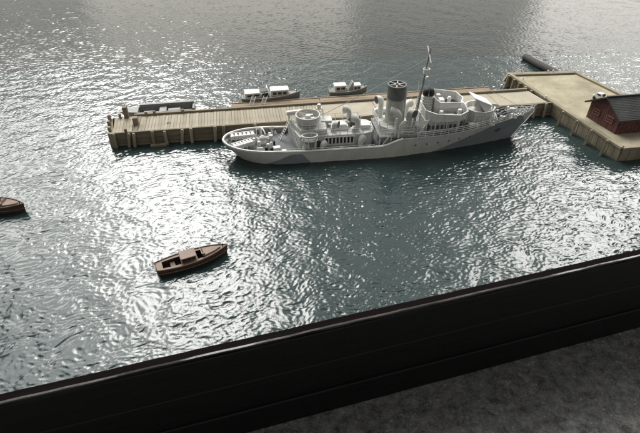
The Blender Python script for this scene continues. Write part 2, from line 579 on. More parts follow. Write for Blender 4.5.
# bulwark inside, main deck, forecastle deck
ss = [0.42+35.9*(0.5-0.5*math.cos(math.pi*i/50)) if i < 50 else 36.32 for i in range(51)]
def bin_(s): return max(0.02, bdeck(s-0.38)-0.32)
bw_ = MB(); dk = MB()
for side in (-1, 1):
    vs = []
    for s in ss:
        vs += [(s, side*bin_(s), gz(s)+0.0), (s, side*bin_(s)*0.985, g_aft(s)-1.02)]
    bw_.add(vs, [(2*i, 2*i+1, 2*i+3, 2*i+2) for i in range(len(ss)-1)])
bw_.build('bulwark', 'grey', ship, 50)
vs = []
for s in ss: vs += [(s, -bin_(s), g_aft(s)-1.0), (s, bin_(s), g_aft(s)-1.0)]
dk.add(vs, [(2*i, 2*i+2, 2*i+3, 2*i+1) for i in range(len(ss)-1)])
dk.build('main_deck', 'deck_grey', ship)
path = [(s, -(bdeck(s)+bin_(s))/2, gz(s)+0.03) for s in ss[::-1]]+[(0.2, 0, gz(0)+0.03)]+[(s, (bdeck(s)+bin_(s))/2, gz(s)+0.03) for s in ss]
MB().tube(path, 0.25, 6).build('gunwale', 'white', ship, 60)
fs_ = [36.1+(65.75-36.1)*i/40 for i in range(41)]
fd = MB(); vs = []
for s in fs_: vs += [(s, -max(.02, bdeck(s)-0.05), gz(s)-0.03), (s, max(.02, bdeck(s)-0.05), gz(s)-0.03), ]
fd.add(vs, [(2*i, 2*i+2, 2*i+3, 2*i+1) for i in range(40)])
fd.build('forecastle_deck', 'deck_grey', ship)
for side in (-1, 1):
    MB().tube([(s, side*max(.03, bdeck(s)-0.06), gz(s)+0.02) for s in fs_], 0.13, 5).build('deck_edge', 'pale', ship, 60)
MB().box((36.2, 0, 3.0), (0.2, 10.2, 2.5)).build('forecastle_bulkhead', 'pale', ship)
MB().tube([(65.0, 0, 6.2), (66.05, 0, 6.35), (66.0, 0, 5.9), (64.9, 0, 4.0), (63.6, 0, 2.0), (62.6, 0, 0.2)], 0.12, 6).build('stem_bar', 'pale', ship, 60)
# anchors and hawse pipes
for side in (-1, 1):
    b = hull_pt(0.90, 0.62, side)
    an = MB().tube([(b[0]-0.6, b[1]*1.02+side*.1, b[2]+0.9), (b[0]-0.6, b[1]*1.0+side*.18, b[2]-0.5)], 0.14, 6)
    an.tube([(b[0]-1.3, b[1]*1.03+side*.14, b[2]-0.05), (b[0]-0.6, b[1]+side*.2, b[2]-0.6), (b[0]+0.1, b[1]*0.97+side*.18, b[2]-0.05)], 0.16, 6)
    an.build('anchor', 'dark_grey', ship, 50)
# portholes along the hull
pm = MB().cyl((0, -0.03, 0), (0, 0.12, 0), 0.2, n=10).mesh('porthole', 'dark_grey', 40)
for s in (39.5, 42.0, 44.5, 47.0, 49.5, 52.0):
    u = s/66.0
    p = hull_pt(u, 0.60, -1)
    piece('porthole', pm, ship, (p[0], p[1]-0.02, p[2]))

# ---- quarterdeck: depth-charge racks, throwers, vents
drum = MB().cyl((0, -0.62, 0), (0, 0.62, 0), 0.36, n=12).mesh('depth_charge', 'white', 40)
for (x0, y0, x1, y1) in ((1.6, 1.5, 6.6, 2.3), (2.3, -2.7, 6.2, -0.6)):
    a = Vector((x0, y0, 3.0)); b = Vector((x1, y1, 2.85)); d = (b-a).normalized(); nrm = Vector((-d.y, d.x, 0))
    mb = MB()
    for sg in (-0.72, 0.72):
        for z in (0.05, 0.75):
            mb.beam(a+nrm*sg+Vector((0, 0, z)), b+nrm*sg+Vector((0, 0, z)), 0.14, 0.14)
        for i in range(6):
            q = a.lerp(b, i/5)+nrm*sg
            mb.box(q+Vector((0, 0, 0.1)), (0.13, 0.13, 1.35), math.atan2(d.y, d.x))
    rk = mb.build('depth_charge_rack', 'white', ship)
    for i in range(6):
        q = a.lerp(b, (i+0.5)/6)+Vector((0, 0, 0.42))
        piece('depth_charge', drum, rk, q, (0, 0, math.atan2(d.y, d.x)))
thr = MB().cyl((0, 0, 0), (0, 0, 0.5), 0.34, 0.26, 10).tube([(0, 0, 0.45), (0, 0.5, 1.1)], 0.26, 10).cyl((-0.55, 0.62, 1.25), (0.55, 0.62, 1.25), 0.36, n=10).mesh('depth_charge_thrower', 'pale', 40)
for (x, y, r) in ((7.6, -3.6, 3.14), (7.9, 3.6, 0), (10.2, 4.0, 0)):
    piece('depth_charge_thrower', thr, ship, (x, y, g_aft(x)-1.0), (0, 0, r))
MB().lathe((8.2, 0.3, 2.05), [(0.9, 0), (0.95, 0.5), (0.6, 0.9), (0.65, 1.5), (0.3, 1.8), (0.02, 1.85)], 14).build('minesweeping_winch', 'pale', ship, 40)
w = MB().cyl((7.0, 0.2, 2.9), (9.6, 0.9, 2.9), 0.38, n=12).box((7.2, 0.3, 2.5), (0.35, 1.2, 1.2)).box((9.4, 0.9, 2.5), (0.35, 1.2, 1.2))
w.cyl((7.0, 0.2, 2.9), (7.2, 0.25, 2.9), 0.7, n=12).cyl((9.5, 0.87, 2.9), (9.7, 0.92, 2.9), 0.7, n=12)
w.build('winch_drum', 'pale', ship, 40)
MB().tube([(8.0, 2.4, 2.0), (8.0, 2.3, 4.0), (8.2, 1.6, 4.9), (8.5, 0.6, 5.0), (8.8, -0.2, 4.4)], 0.13, 6).build('davit', 'white', ship, 60)
MB().tube([(6.9, 2.4, 2.2), (7.0, 2.3, 4.2), (7.4, 1.9, 5.0), (8.0, 1.4, 5.1)], 0.11, 6).build('davit', 'white', ship, 60)
can = MB().lathe((0, 0, 0), [(0.36, 0), (0.36, 1.0), (0.28, 1.15), (0.02, 1.18)], 10).mesh('smoke_float', 'white', 40)
for (x, y, z) in ((9.2, -2.0, 0), (9.9, -1.4, 0), (7.4, -1.0, 0.1), (6.4, 0.3, 0.2), (9.7, 2.6, 0), (5.9, 3.3, .2)):
    piece('smoke_float', can, ship, (x, y, g_aft(x)-1.0+z*0))
lk = MB().box((0, 0, 0.4), (1.3, 0.9, 0.8)).box((0, 0, 0.85), (1.4, 1.0, 0.12)).mesh('deck_locker', 'white')
piece('deck_locker', lk, ship, (10.9, -2.9, g_aft(11)-1.0), (0, 0, 0.15))
piece('deck_locker', lk, ship, (12.3, -3.7, g_aft(12)-1.0), (0, 0, -.1), (.7, .7, .7))
dl = MB().lathe((0, 0, 0), [(0.3, 0), (0.3, 0.8), (0.34, 0.82), (0.34, 0.95), (0.02, 1.0)], 10).mesh('bollard', 'black', 40)
for (x, y) in ((8.8, -3.0), (9.9, -3.2), (10.4, -0.6), (13.0, 4.3), (14.0, 4.3)):
    piece('bollard', dl, ship, (x, y, g_aft(x)-1.0))
MB().cyl((9.9, -0.3, 1.95), (9.9, -0.3, 3.9), 0.16, n=8).cyl((9.9, -0.3, 3.9), (9.9, -0.3, 4.2), 0.45, n=10).build('pedestal', 'pale', ship, 40)
rc = MB()
for i in range(5): rc.tube([(10.8+0.0*i+0.42*math.cos(a)*(1-.12*i), 4.35+0.42*math.sin(a)*(1-.12*i), 2.0+0.13*i) for a in [k*math.pi/6 for k in range(12)]], 0.09, 5, closed=True)
rc.build('rope_coil', 'pale', ship, 60)

# ---- engine casing with slotted side
cz0, cz1 = 1.7, 4.95
poly = [(13.6, 3.0), (15.6, -3.3), (28.6, -3.3), (30.3, -2.7), (31.1, -1.2), (31.1, 1.6), (30.3, 2.8), (28.6, 3.3)]
MB().prism(poly, cz0, cz1).build('engine_casing', 'pale', ship, bevel=0.15)
slot = MB().box((0, 0, 0), (0.34, 0.1, 1.25)).mesh('louvre', 'black')
bar = MB().box((0, 0, 0), (0.16, 0.22, 1.5)).mesh('louvre_bar', 'white')
for i in range(8):
    x = 21.0+i*0.74
    lv = piece('louvre', slot, ship, (x, -3.33, 3.75))
    piece('louvre_bar', bar, ship, (x+0.37, -3.38, 3.75))
piece('louvre_bar', bar, ship, (20.63, -3.38, 3.75))
MB().box((23.6, -3.37, 4.58), (6.2, 0.24, 0.16)).box((23.6, -3.37, 2.95), (6.2, 0.24, 0.16)).build('louvre_frame', 'white', ship)
# aft deckhouse block carrying the gun ring
MB().prism([(14.0, 2.4), (15.9, -2.5), (21.2, -2.5), (21.2, 2.6)], 4.9, 6.0).build('gun_deckhouse', 'pale', ship, bevel=0.12)
MB().lathe((17.6, 0.2, 0), [(1.5, 5.9), (1.7, 6.5), (2.45, 6.75), (2.5, 8.15), (2.32, 8.15), (2.28, 6.95), (0.02, 6.9)], 32).build('gun_ring', 'pale', ship, 40)
gp = MB().lathe((17.6, 0.2, 6.8), [(0.7, 0), (0.55, 0.6), (0.35, 0.9), (0.02, 0.95)], 12)
gp.box((17.6, 0.2, 7.6), (0.9, 1.0, 0.8)).tube([(17.5, -0.25, 7.8), (15.9, -0.45, 8.5)], 0.13, 8).tube([(17.5, 0.65, 7.8), (15.9, 0.45, 8.5)], 0.13, 8).box((18.4, 0.9, 7.4), (0.6, 0.5, 0.7)).box((18.5, -0.6, 7.4), (0.6, 0.5, 0.7))
gp.build('anti_aircraft_gun', 'pale', ship, 40)
# raft on the platform aft, with ladders and supports
MB().box((15.2, 2.6, 7.5), (3.6, 1.1, 0.55), 0.1).box((15.2, 2.6, 7.85), (3.4, 0.8, 0.2), 0.1).build('life_raft', 'pale', ship, bevel=0.2)
sup = MB()
for (x, y) in ((13.9, 2.2), (16.4, 2.9)):
    sup.cyl((x, y, 4.9), (x, y, 7.3), 0.1, n=5); sup.cyl((x, y+.7, 4.9), (x, y+.7, 7.3), 0.1, n=5)
sup.build('raft_support', 'white', ship)
def ladder(a, b, w, nrm, steps, name='ladder', mat='white', parent=ship, r=0.09):
    a, b, nrm = Vector(a), Vector(b), Vector(nrm)
    mb = MB()
    for sg in (-1, 1): mb.tube([a+nrm*sg*w/2, b+nrm*sg*w/2], r, 5)
    for i in range(1, steps):
        q = a.lerp(b, i/steps); mb.tube([q-nrm*w/2, q+nrm*w/2], r*0.8, 4)
    return mb.build(name, mat, parent)
ladder((11.6, 1.6, 1.8), (14.0, 2.3, 6.0), 0.9, (-0.25, 0.95, 0), 9)
ladder((15.9, -3.1, 1.8), (14.2, 1.2, 6.4), 0.9, (0.93, 0.36, 0), 10)
railing('railing', [(13.9, 2.9, 4.95), (13.8, 2.9, 4.95), (14.3, 1.2, 4.95)], 2.0, ship, n_wires=2)
# starboard gun tub on an open stand
st = MB()
for (z, r_) in ((5.6, 0.16), (4.7, 0.1)):
    st.tube([(17.5+1.55*math.cos(a), -4.05+0.95*math.sin(a), z) for a in [k*math.pi/10 for k in range(20)]], r_, 6, closed=True)
for k in range(6):
    a = k*math.pi/3+0.3
    st.cyl((17.5+1.2*math.cos(a), -4.05+0.7*math.sin(a), 1.7), (17.5+1.55*math.cos(a), -4.05+0.95*math.sin(a), 5.6), 0.12, n=5)
st.build('raft_stand', 'white', ship, 60)
MB().lathe((17.5, -4.05, 4.55), [(0.02, 0), (1.35, 0.02), (1.4, 0.4), (1.2, 0.42), (0.02, 0.3)], 18, 1.0, 0.6).build('stowage_basket', 'grey', ship, 40)
# gear on casing top
railing('railing', [(20.5, 3.2, 4.95), (28.5, 3.2, 4.95)], 1.5, ship)
railing('railing', [(19.0, -3.2, 4.95), (28.4, -3.2, 4.95), (30.6, -2.3, 4.95)], 1.2, ship, n_wires=2)
MB().box((21.5, 1.8, 5.5), (2.2, 2.2, 1.1)).box((21.5, 1.8, 6.1), (2.4, 2.4, 0.15)).build('skylight', 'pale', ship, bevel=0.08)
MB().box((24.0, -0.4, 5.35), (3.4, 2.0, 0.8)).prism([(22.4, -1.4), (25.6, -1.4), (25.6, 0.6), (22.4, 0.6)], 5.75, 6.1, 0.75).build('skylight', 'white', ship, bevel=0.06)
MB().box((29.2, -0.6, 5.35), (1.8, 1.7, 0.8)).box((29.2, -0.6, 5.8), (2.0, 1.9, 0.12), 0, 0.0).build('hatch', 'white', ship)
MB().box((27.2, 0.6, 5.6), (1.6, 1.8, 1.3), 0.2).build('hatch', 'dark_grey', ship, bevel=0.05)
MB().box((20.2, 2.9, 8.0), (1.2, .9, 0.2)).cyl((20.2, 2.9, 4.9), (20.2, 2.9, 8.0), 0.12, n=6).cyl((20.2, 2.9, 8.1), (20.2, 2.9, 8.9), 0.4, n=10).build('searchlight', 'pale', ship, 40)
railing('railing', [(19.0, 2.4, 6.0), (19.0, 3.4, 6.0), (21.0, 3.4, 6.0), (21.0, 2.4, 6.0)], 2.0, ship, n_wires=2)

def cowl(base, hgt, r, az, mat='pale', bell=1.7):
    """cowl ventilator: stem and a bell mouth turned towards az"""
    x, y, z = base; d = Vector((math.cos(az), math.sin(az), 0)); b = Vector(base)
    up = Vector((0, 0, 1))
    pts = [b, b+up*hgt*0.72]; rs = [r, r]
    for k in range(1, 6):
        a = k/5*math.pi/2
        pts.append(b+up*(hgt*0.72+math.sin(a)*r*1.5)+d*(1-math.cos(a))*r*1.5); rs.append(r*(1+(bell-1)*(k/5)**1.3))
    e = pts[-1]+d*r*0.8; pts.append(e); rs.append(r*bell*1.05)
    mb = MB().tube(pts, rs, 12)
    o = mb.build('cowl_ventilator', mat, ship, 50)
    q = e+d*0.03*1
    MB().cyl(q-d*0.02, q+d*0.05, r*bell*0.84, n=12).build('vent_mouth', 'dark_grey', o, 50)
cowl((26.3, 1.6, 4.9), 3.0, 0.5, R(150))
cowl((27.4, -2.0, 4.9), 2.4, 0.5, R(120))
cowl((27.8, -4.2, 1.7), 2.0, 0.5, R(60))
cowl((22.6, -1.9, 4.9), 1.7, 0.45, R(-30))
cowl((16.3, -4.4, 1.7), 1.5, 0.4, R(30))
cowl((19.9, -4.3, 1.7), 1.6, 0.42, R(40))

# ---- funnel
MB().prism(ngon(35.4, 0, 1, 24, 3.3, 3.6), 1.8, 5.6).build('funnel_casing', 'pale', ship, 40, bevel=0.15)
fnl = MB().lathe((35.4, 0, 0), [(1.95, 5.5), (1.85, 5.8), (1.8, 10.9)], 32).build('funnel', 'funnel_pale', ship, 40)
MB().lathe((35.4, 0, 0), [(1.83, 10.9), (1.82, 13.3), (1.92, 13.35), (1.92, 13.65), (1.6, 13.65), (1.58, 12.9), (0.02, 12.9)], 32).build('funnel_band', 'funnel_grey', fnl, 40)
MB().lathe((35.4, 0, 0), [(1.9, 10.75), (1.9, 10.92), (1.8, 10.92)], 32).build('funnel_ring', 'grey', fnl, 40)
gr = MB()
for k in range(6):
    a = k*math.pi/3+0.2
    gr.beam((35.4+0.45*math.cos(a), 0.45*math.sin(a), 13.6), (35.4+1.7*math.cos(a), 1.7*math.sin(a), 13.6), 0.16, 0.16)
gr.tube([(35.4+0.5*math.cos(k*math.pi/8), 0.5*math.sin(k*math.pi/8), 13.6) for k in range(16)], 0.12, 5, closed=True)
gr.build('funnel_grille', 'pale', fnl)
MB().cyl((35.4, 0, 12.95), (35.4, 0, 13.0), 1.55, n=24).build('funnel_opening', 'black', fnl)
MB().tube([(37.4, -0.3, 5.5), (37.3, -0.3, 12.6), (37.1, -.3, 13.2)], 0.17, 8).build('steam_pipe', 'pale', fnl, 50)
cowl((33.1, 2.3, 4.5), 6.0, 0.55, R(200), 'white', 1.5)
cowl((35.6, -2.6, 5.4), 3.0, 0.72, R(150), 'pale', 1.5)
cowl((38.3, -1.2, 4.2), 4.2, 0.6, R(-60), 'pale', 1.5)
cowl((38.4, 2.0, 4.2), 4.4, 0.55, R(30), 'white', 1.5)
railing('railing', [(31.6, -3.6, 4.3), (34.0, -4.4, 4.3), (39.4, -4.4, 4.3)], 1.6, ship, n_wires=4)
railing('railing', [(31.8, 3.4, 5.6), (31.8, -2.6, 5.6), (33.2, -3.6, 5.6), (38.8, -3.6, 5.6)], 1.5, ship, n_wires=3)
railing('railing', [(31.8, 3.4, 4.3), (33.5, 4.6, 4.3), (39.4, 4.7, 4.3)], 1.6, ship, n_wires=3)
MB().prism([(31.6, -4.3), (39.2, -4.7), (39.2, 4.7), (31.6, 4.3)], 4.2, 4.36).build('boat_deck', 'grey', ship)
pst = MB()
for (x, y) in ((31.8, -4.1), (34.0, -4.4), (31.8, 4.1), (34.0, 4.4)): pst.cyl((x, y, 1.7), (x, y, 4.25), 0.12, n=6)
pst.tube([(31.9, -4.8, 2.5), (33.2, -4.8, 4.4), (34.4, -4.8, 6.6)], 0.1, 5)
pst.build('deck_post', 'white', ship, 60)
MB().tube([(35.4, -4.6, 4.2), (35.5, -4.7, 7.0), (36.0, -4.8, 7.9), (36.7, -4.9, 8.0)], 0.17, 8).build('davit', 'white', ship, 60)
MB().tube([(34.9, -3.9, 4.2), (34.9, -3.9, 8.2)], 0.14, 6).build('davit', 'white', ship, 60)
# ship's boat hung on the far side
def boat_shape(mb, L, B, D, tw=0.5, keel=-0.5, rake=0.1, n=18, x0=0.0, z0=0.0, y0=0.0):
    def b(u): return B/2*((1-(1-tw)*(1-u/0.42)**2) if u < 0.42 else max(0.012, 1-((u-0.42)/0.58)**2.3))
    us = [i/n for i in range(n+1)]
    rows = []
    for q, wf in ((0, 0.55), (0.4, 0.86), (1, 1.0)):
        row = []
        for sg in (-1, 1):
            r_ = []
            for u in us:
                top = D*(0.92+0.45*max(0, u-0.25)**1.8)
                x = L*u*(1-rake*(1-q)) + (1-q)*0.03*L
                r_.append((x0+x, y0+sg*b(u)*wf, z0+keel+(top-keel)*q))
            row.append(r_)
        rows.append(row[0]+row[1][::-1])
    n2 = len(rows[0])
    mb.add([p for r_ in rows for p in r_], [(i*n2+j, i*n2+(j+1) % n2, (i+1)*n2+(j+1) % n2, (i+1)*n2+j) for i in range(2) for j in range(n2)]+[tuple(range(n2))[::-1]])
    return b, (lambda u: D*(0.92+0.45*max(0, u-0.25)**1.8))
sb = MB(); boat_shape(sb, 5.4, 1.8, 0.8, 0.35, -0.4, 0.12, 12, 32.0, 5.6, 4.4)
sb.prism([(32.2, 4.0), (35.5, 3.6), (37.2, 4.4), (35.5, 5.2), (32.2, 4.8)], 6.25, 6.55, 0.7)
sb.build('ship_boat', 'pale', ship, 40)

# ---- mast and rigging
mp_ = [(39.8, 0, 4.2), (40.6, 0, 13.0), (41.2, 0, 20.6)]
mast = MB().tube(mp_, [0.3, 0.22, 0.11], 8).build('mast', 'grey', ship, 60)
MB().tube([(41.0, -1.9, 18.3), (41.1, 1.6, 20.4)], 0.1, 6).tube([(40.6, -0.9, 20.3), (41.5, 1.2, 18.9)], 0.09, 6).build('yard', 'white', mast, 60)
MB().lathe((41.0, 0, 15.4), [(0.35, 0), (0.62, 0.2), (0.68, 1.1), (0.56, 1.1), (0.5, 0.3), (0.02, 0.25)], 14).build('crows_nest', 'white', mast, 40)
MB().tube([(40.9, -0.9, 15.0), (40.9, 0.9, 15.2)], 0.09, 5).box((41.3, 0.1, 14.6), (.5, .5, .5)).build('spreader', 'white', mast)
ladder((39.3, -0.5, 4.3), (40.4, -0.25, 13.0), 0.5, (0.0, 1, 0), 16, 'mast_ladder', 'grey', mast, 0.05)
rg = MB()
for (a, b) in (((41.0, 0, 18.6), (21.0, 0.9, 7.6)), ((41.1, 0, 19.3), (63.0, 0, 7.0)), ((40.6, 0, 13.5), (36.2, -4.6, 4.6)), ((40.6, 0, 13.5), (37.2, 4.6, 4.6)), ((41.0, -1.8, 18.4), (41.2, -3.4, 9.4)), ((41, 1.5, 20.3), (41.5, 3.4, 9.6))):
    rg.tube([a, Vector(a).lerp(Vector(b), 0.5)-Vector((0, 0, 0.25)), b], 0.07 if b[0] < 22 else 0.035, 4)
rg.build('rigging', 'pale', mast)
# stays: short struts at mast foot
MB().tube([(38.9, -1.4, 4.3), (40.2, 0, 9.0), (38.9, 1.4, 4.3)], 0.15, 6).tube([(39.0, -2.8, 4.3), (39.0, -2.9, 6.2), (39.6, -3.2, 6.9), (40.4, -3.0, 6.2), (40.5, -2.8, 4.3)], 0.16, 6).build('mast_strut', 'white', mast, 60)

# ---- radar lantern
ln = MB().lathe((42.2, 0.3, 0), [(1.35, 5.0), (1.35, 7.2), (1.15, 7.25), (1.1, 11.0)], 20).build('radar_lantern', 'pale', ship, 40)
for i in range(6):
    z = 7.6+i*0.58
    MB().lathe((42.2, 0.3, 0), [(1.1, z), (1.24, z+0.05), (1.24, z+0.18), (1.1, z+0.22)], 20).build('lantern_band', 'white', ln, 40)
MB().lathe((42.2, 0.3, 0), [(1.15, 11.0), (1.2, 11.3), (1.05, 12.0), (0.6, 12.4), (0.02, 12.5)], 20).build('lantern_cap', 'black', ln, 40)
MB().cyl((42.2, 0.3, 12.4), (42.2, 0.3, 13.5), 0.1, 0.03, 6).build('lantern_spike', 'white', ln)

# ---- bridge
MB().prism([(41.0, -3.4), (48.2, -3.4), (49.6, -2.2), (49.6, 2.2), (48.2, 3.4), (41.0, 3.4)], 4.2, 7.0).build('wheelhouse', 'pale', ship, bevel=0.1)
wing = [(41.2, -2.6), (43.0, -4.1), (47.8, -4.1), (49.9, -2.6), (50.3, 0.0), (49.9, 2.6), (47.8, 4.1), (43.0, 4.1), (41.2, 2.6)]
MB().prism(wing, 6.9, 7.1).build('bridge_floor', 'deck_grey', ship)
MB().wall(wing, 6.85, [9.0, 8.8, 8.3, 8.3, 8.5, 8.6, 9.0, 9.3, 9.3], 0.28, True, 1.05).build('bridge_bulwark', 'white', ship)
comp = [(43.4, -0.9), (44.4, -1.5), (48.6, -1.5), (49.6, 0.4), (48.8, 2.4), (44.4, 2.9), (43.4, 2.2)]
MB().prism(comp, 7.1, 8.6).build('compass_house', 'pale', ship, bevel=0.08)
MB().prism([(x*0.94+46.4*0.06, y*0.92+.05) for x, y in comp], 8.58, 8.64).build('compass_floor', 'deck_grey', ship)
MB().wall(comp, 8.55, [10.6, 9.9, 9.7, 9.9, 10.3, 10.9, 11.0], 0.25, True, 1.06).build('compass_bulwark', 'white', ship)
MB().box((45.2, 0.6, 9.2), (1.0, 1.4, 1.2)).cyl((46.8, 0.4, 8.6), (46.8, 0.4, 9.8), 0.35, n=10).cyl((46.8, 0.4, 9.8), (46.8, 0.4, 10.2), 0.5, 0.3, 10).box((44.9, 1.9, 9.4), (0.8, 0.8, 1.6)).build('binnacle', 'white', ship, 40)
lookout = MB().cyl((0, 0, 0), (0, 0, 1.6), 0.2, n=8).cyl((0, 0, 1.5), (0, 0, 2.0), 0.42, 0.38, 10).mesh('lookout_sight', 'white', 40)
for (x, y) in ((44.0, -3.5), (47.9, -3.3), (44.0, 3.4), (47.9, 3.2)): piece('lookout_sight', lookout, ship, (x, y, 7.1))
lb = MB().box((0, 0, .4), (1.1, 0.7, 0.8)).mesh('flag_locker', 'pale')
for (x, y, r) in ((46.2, -2.6, .2), (48.4, -1.9, .5), (45.2, -2.3, 0)): piece('flag_locker', lb, ship, (x, y, 7.1), (0, 0, r))
for k in range(7):
    MB().box((42.0+k*0.9, -3.42, 5.45), (0.55, 0.1, 0.85)).build('window', 'dark_grey', ship)
MB().tube([(41.2, -4.0, 4.3), (41.2, -4.0, 7.0)], 0.1, 5).tube([(43, -4.05, 4.3), (43, -4.05, 7.0)], 0.1, 5).tube([(45.4, -4.05, 4.3), (45.4, -4.05, 7.0)], 0.1, 5).tube([(47.8, -4.0, 4.3), (47.8, -4.0, 7.0)], 0.1, 5).build('bridge_post', 'white', ship)
ladder((40.2, -3.3, 4.3), (41.6, -3.9, 7.6), 0.7, (0.4, 0.9, 0), 8)

# ---- forecastle gun and platform
plat = ngon(53.6, 0, 1, 10, 2.9, 2.7, 0.3)
MB().prism(plat, 4.4, 7.0).build('gun_platform', 'pale', ship, bevel=0.1)
MB().wall(plat, 6.9, 7.9, 0.2, True, 1.12).build('gun_platform_rim', 'white', ship)
gun = MB().lathe((53.4, 0, 7.0), [(1.1, 0), (1.0, 0.4), (0.6, 0.9), (0.5, 1.4), (0.02, 1.5)], 14)
gun.box((53.2, 0, 8.5), (2.2, 0.9, 0.9)).tube([(53.5, 0, 8.4), (55.6, 0, 8.2), (57.6, 0.0, 7.9)], [0.42, 0.3, 0.2], 10)
gun = gun.build('deck_gun', 'pale', ship, 40)
sd = MB()
sd.hexa([(54.9, -1.9, 7.2), (55.2, -1.9, 7.2), (55.2, 1.9, 7.2), (54.9, 1.9, 7.2), (54.9, -1.7, 8.7), (55.2, -1.7, 8.6), (55.2, 1.7, 8.6), (54.9, 1.7, 8.7)])
sd.hexa([(51.3, -1.8, 10.3), (55.5, -1.8, 8.45), (55.5, 1.8, 8.45), (51.3, 1.8, 10.3), (51.3, -1.7, 10.55), (55.5, -1.8, 8.7), (55.5, 1.8, 8.7), (51.3, 1.7, 10.55)])
for sg in (-1, 1):
    y = sg*1.8
    sd.hexa([(54.0, y-.1, 7.5), (55.0, y-.1, 7.2), (55.0, y+.1, 7.2), (54.0, y+.1, 7.5), (52.9, y*.94-.1, 9.75), (55.0, y*.94-.1, 8.75), (55.0, y*.94+.1, 8.75), (51.8, y*.94+.1, 10.2)])
sd.build('gun_shield', 'white', gun)
for k in range(5):
    a = R(-155+k*32)
    MB().tube([(53.6+2.9*math.cos(a), 2.7*math.sin(a), 7.0), (53.6+3.5*math.cos(a), 3.3*math.sin(a), 4.5)], 0.1, 5).build('platform_strut', 'white', ship)
MB().box((51.3, -2.7, 5.0), (1.2, 1.0, 1.0), .2).build('ammunition_locker', 'white', ship)
MB().box((52.6, -3.0, 4.9), (0.9, 0.7, 0.8), .2).build('ammunition_locker', 'white', ship)
# breakwater, windlass, chain, bow fittings
bwk = MB()
for sg in (-1, 1):
    bwk.hexa([(57.2, 0, 4.9), (56.6, sg*2.7, 4.9), (56.4, sg*2.7, 4.9), (57.0, 0, 4.9), (57.5, 0, 6.0), (56.9, sg*2.7, 5.9), (56.7, sg*2.7, 5.9), (57.3, 0, 6.0)])
bwk.build('breakwater', 'pale', ship)
wl = MB().cyl((59.0, -1.5, 6.0), (59.0, 1.5, 6.0), 0.55, n=12).box((59.2, 0, 5.6), (1.9, 1.2, 1.0)).lathe((58.2, -0.6, 5.0), [(0.6, 0), (0.5, .6), (0.65, 1.1), (.3, 1.4), (.02, 1.5)], 10).lathe((60.4, 0.4, 5.2), [(0.5, 0), (0.4, .5), (0.5, .9), (.02, 1.1)], 10)
for y in (-1.3, -0.5, 0.6, 1.4): wl.cyl((59.0, y-.12, 6.0), (59.0, y+.12, 6.0), 0.8, n=12)
wl.build('windlass', 'dark_grey', ship, 40)
ch = MB()
for sg in (-1, 1):
    ch.tube([(59.6, sg*0.7, 5.7), (60.6, sg*0.75, 5.35), (62.6, sg*0.6, 5.75)], 0.11, 5)
ch.build('anchor_chain', 'dark_grey', ship)
bb = MB().cyl((0, -0.3, 0), (0, -0.3, 0.8), 0.18, n=8).cyl((0, 0.3, 0), (0, 0.3, 0.8), 0.18, n=8).box((0, 0, 0.06), (0.6, 1.1, 0.14)).mesh('bitts', 'white', 40)
for (x, y, r) in ((62.6, -0.9, 0.5), (62.4, 0.95, -0.5), (64.2, 0.0, 0), (55.5, -3.1, 1.2), (60.8, -1.7, 1.0), (60.8, 1.8, -1)):
    piece('bitts', bb, ship, (x, y, gz(x)-0.03), (0, 0, r))
piece('deck_locker', lk, ship, (61.6, 1.1, gz(61.6)-.03), (0, 0, -.3), (.8, .8, .8))
rs_ = [39.2+(65.4-39.2)*i/16 for i in range(17)]
for side in (-1, 1):
    railing('railing', [(s, side*max(.06, bdeck(s)-0.15), gz(s)) for s in rs_], 1.25, ship, n_wires=3, r=0.07, step=1.5)
MB().box((65.4, 0, 6.55), (0.9, 0.35, 0.5)).cyl((65.7, 0, 6.5), (65.8, 0, 7.4), 0.1, n=6).build('stem_fairlead', 'white', ship, 40)

# ---- small deck fittings
mv = MB().lathe((0, 0, 0), [(.14, 0), (.14, .55), (.36, .6), (.34, .75), (.02, .85)], 10).mesh('mushroom_vent', 'white', 40)
rl = MB().box((0, 0, .3), (.8, .55, .6)).mesh('ready_locker', 'pale')
dr = MB().box((0, 0, .9), (.7, .1, 1.8)).mesh('door', 'dark_grey')
rng = random.Random(3)
for (x0, x1, y0, y1, z, k) in ((19.5, 30.5, -2.6, 2.8, 4.95, 12), (32.2, 39, -3.9, -2.9, 4.36, 5), (32.2, 39, 2.9, 3.9, 4.36, 4), (50.6, 52.2, -3.2, 3.2, 4.45, 5), (43.8, 48.8, -3.2, -2.0, 7.1, 5), (57.6, 61, -1.9, 1.9, None, 6), (43.8, 48.6, 2.9, 3.4, 7.1, 3), (17, 30, -4.6, -3.9, 1.75, 5)):
    for i in range(k):
        x, y = rng.uniform(x0, x1), rng.uniform(y0, y1)
        zz = gz(x)-.04 if z is None else z-.02
        if rng.random() < .5: piece('mushroom_vent', mv, ship, (x, y, zz), (0, 0, 0), (rng.uniform(.7, 1.2),)*3)
        else: piece('ready_locker', rl, ship, (x, y, zz), (0, 0, rng.uniform(0, 3)), (rng.uniform(.7, 1.3), rng.uniform(.8, 1.2), rng.uniform(.8, 1.7)))
for x in (19.4, 28.0): piece('door', dr, ship, (x, -3.33, 2.1))
for (x, r) in ((41.6, 0), (49.0, .88)): piece('door', dr, ship, (x, -3.42 if r == 0 else -2.85, 4.4), (0, 0, r))
for (x0, x1, y, z) in ((19.5, 28, -3.5, 2.4), (31.9, 38.8, -3.75, 5.0)):
    MB().tube([(x0, y, z), (x1, y, z)], .09, 5).build('pipe', 'white', ship)
MB().tube([(28.2, -1.0, 5.0), (28.2, -1.0, 7.6), (31.6, -1.0, 7.9)], .1, 5).build('pipe', 'white', ship)
railing('railing', [(11.8, -4.9, gz(11.8)), (20, -5.1, gz(20)), (30.5, -5.1, gz(30.5))], .55, ship, n_wires=1, r=.05, step=2.2)
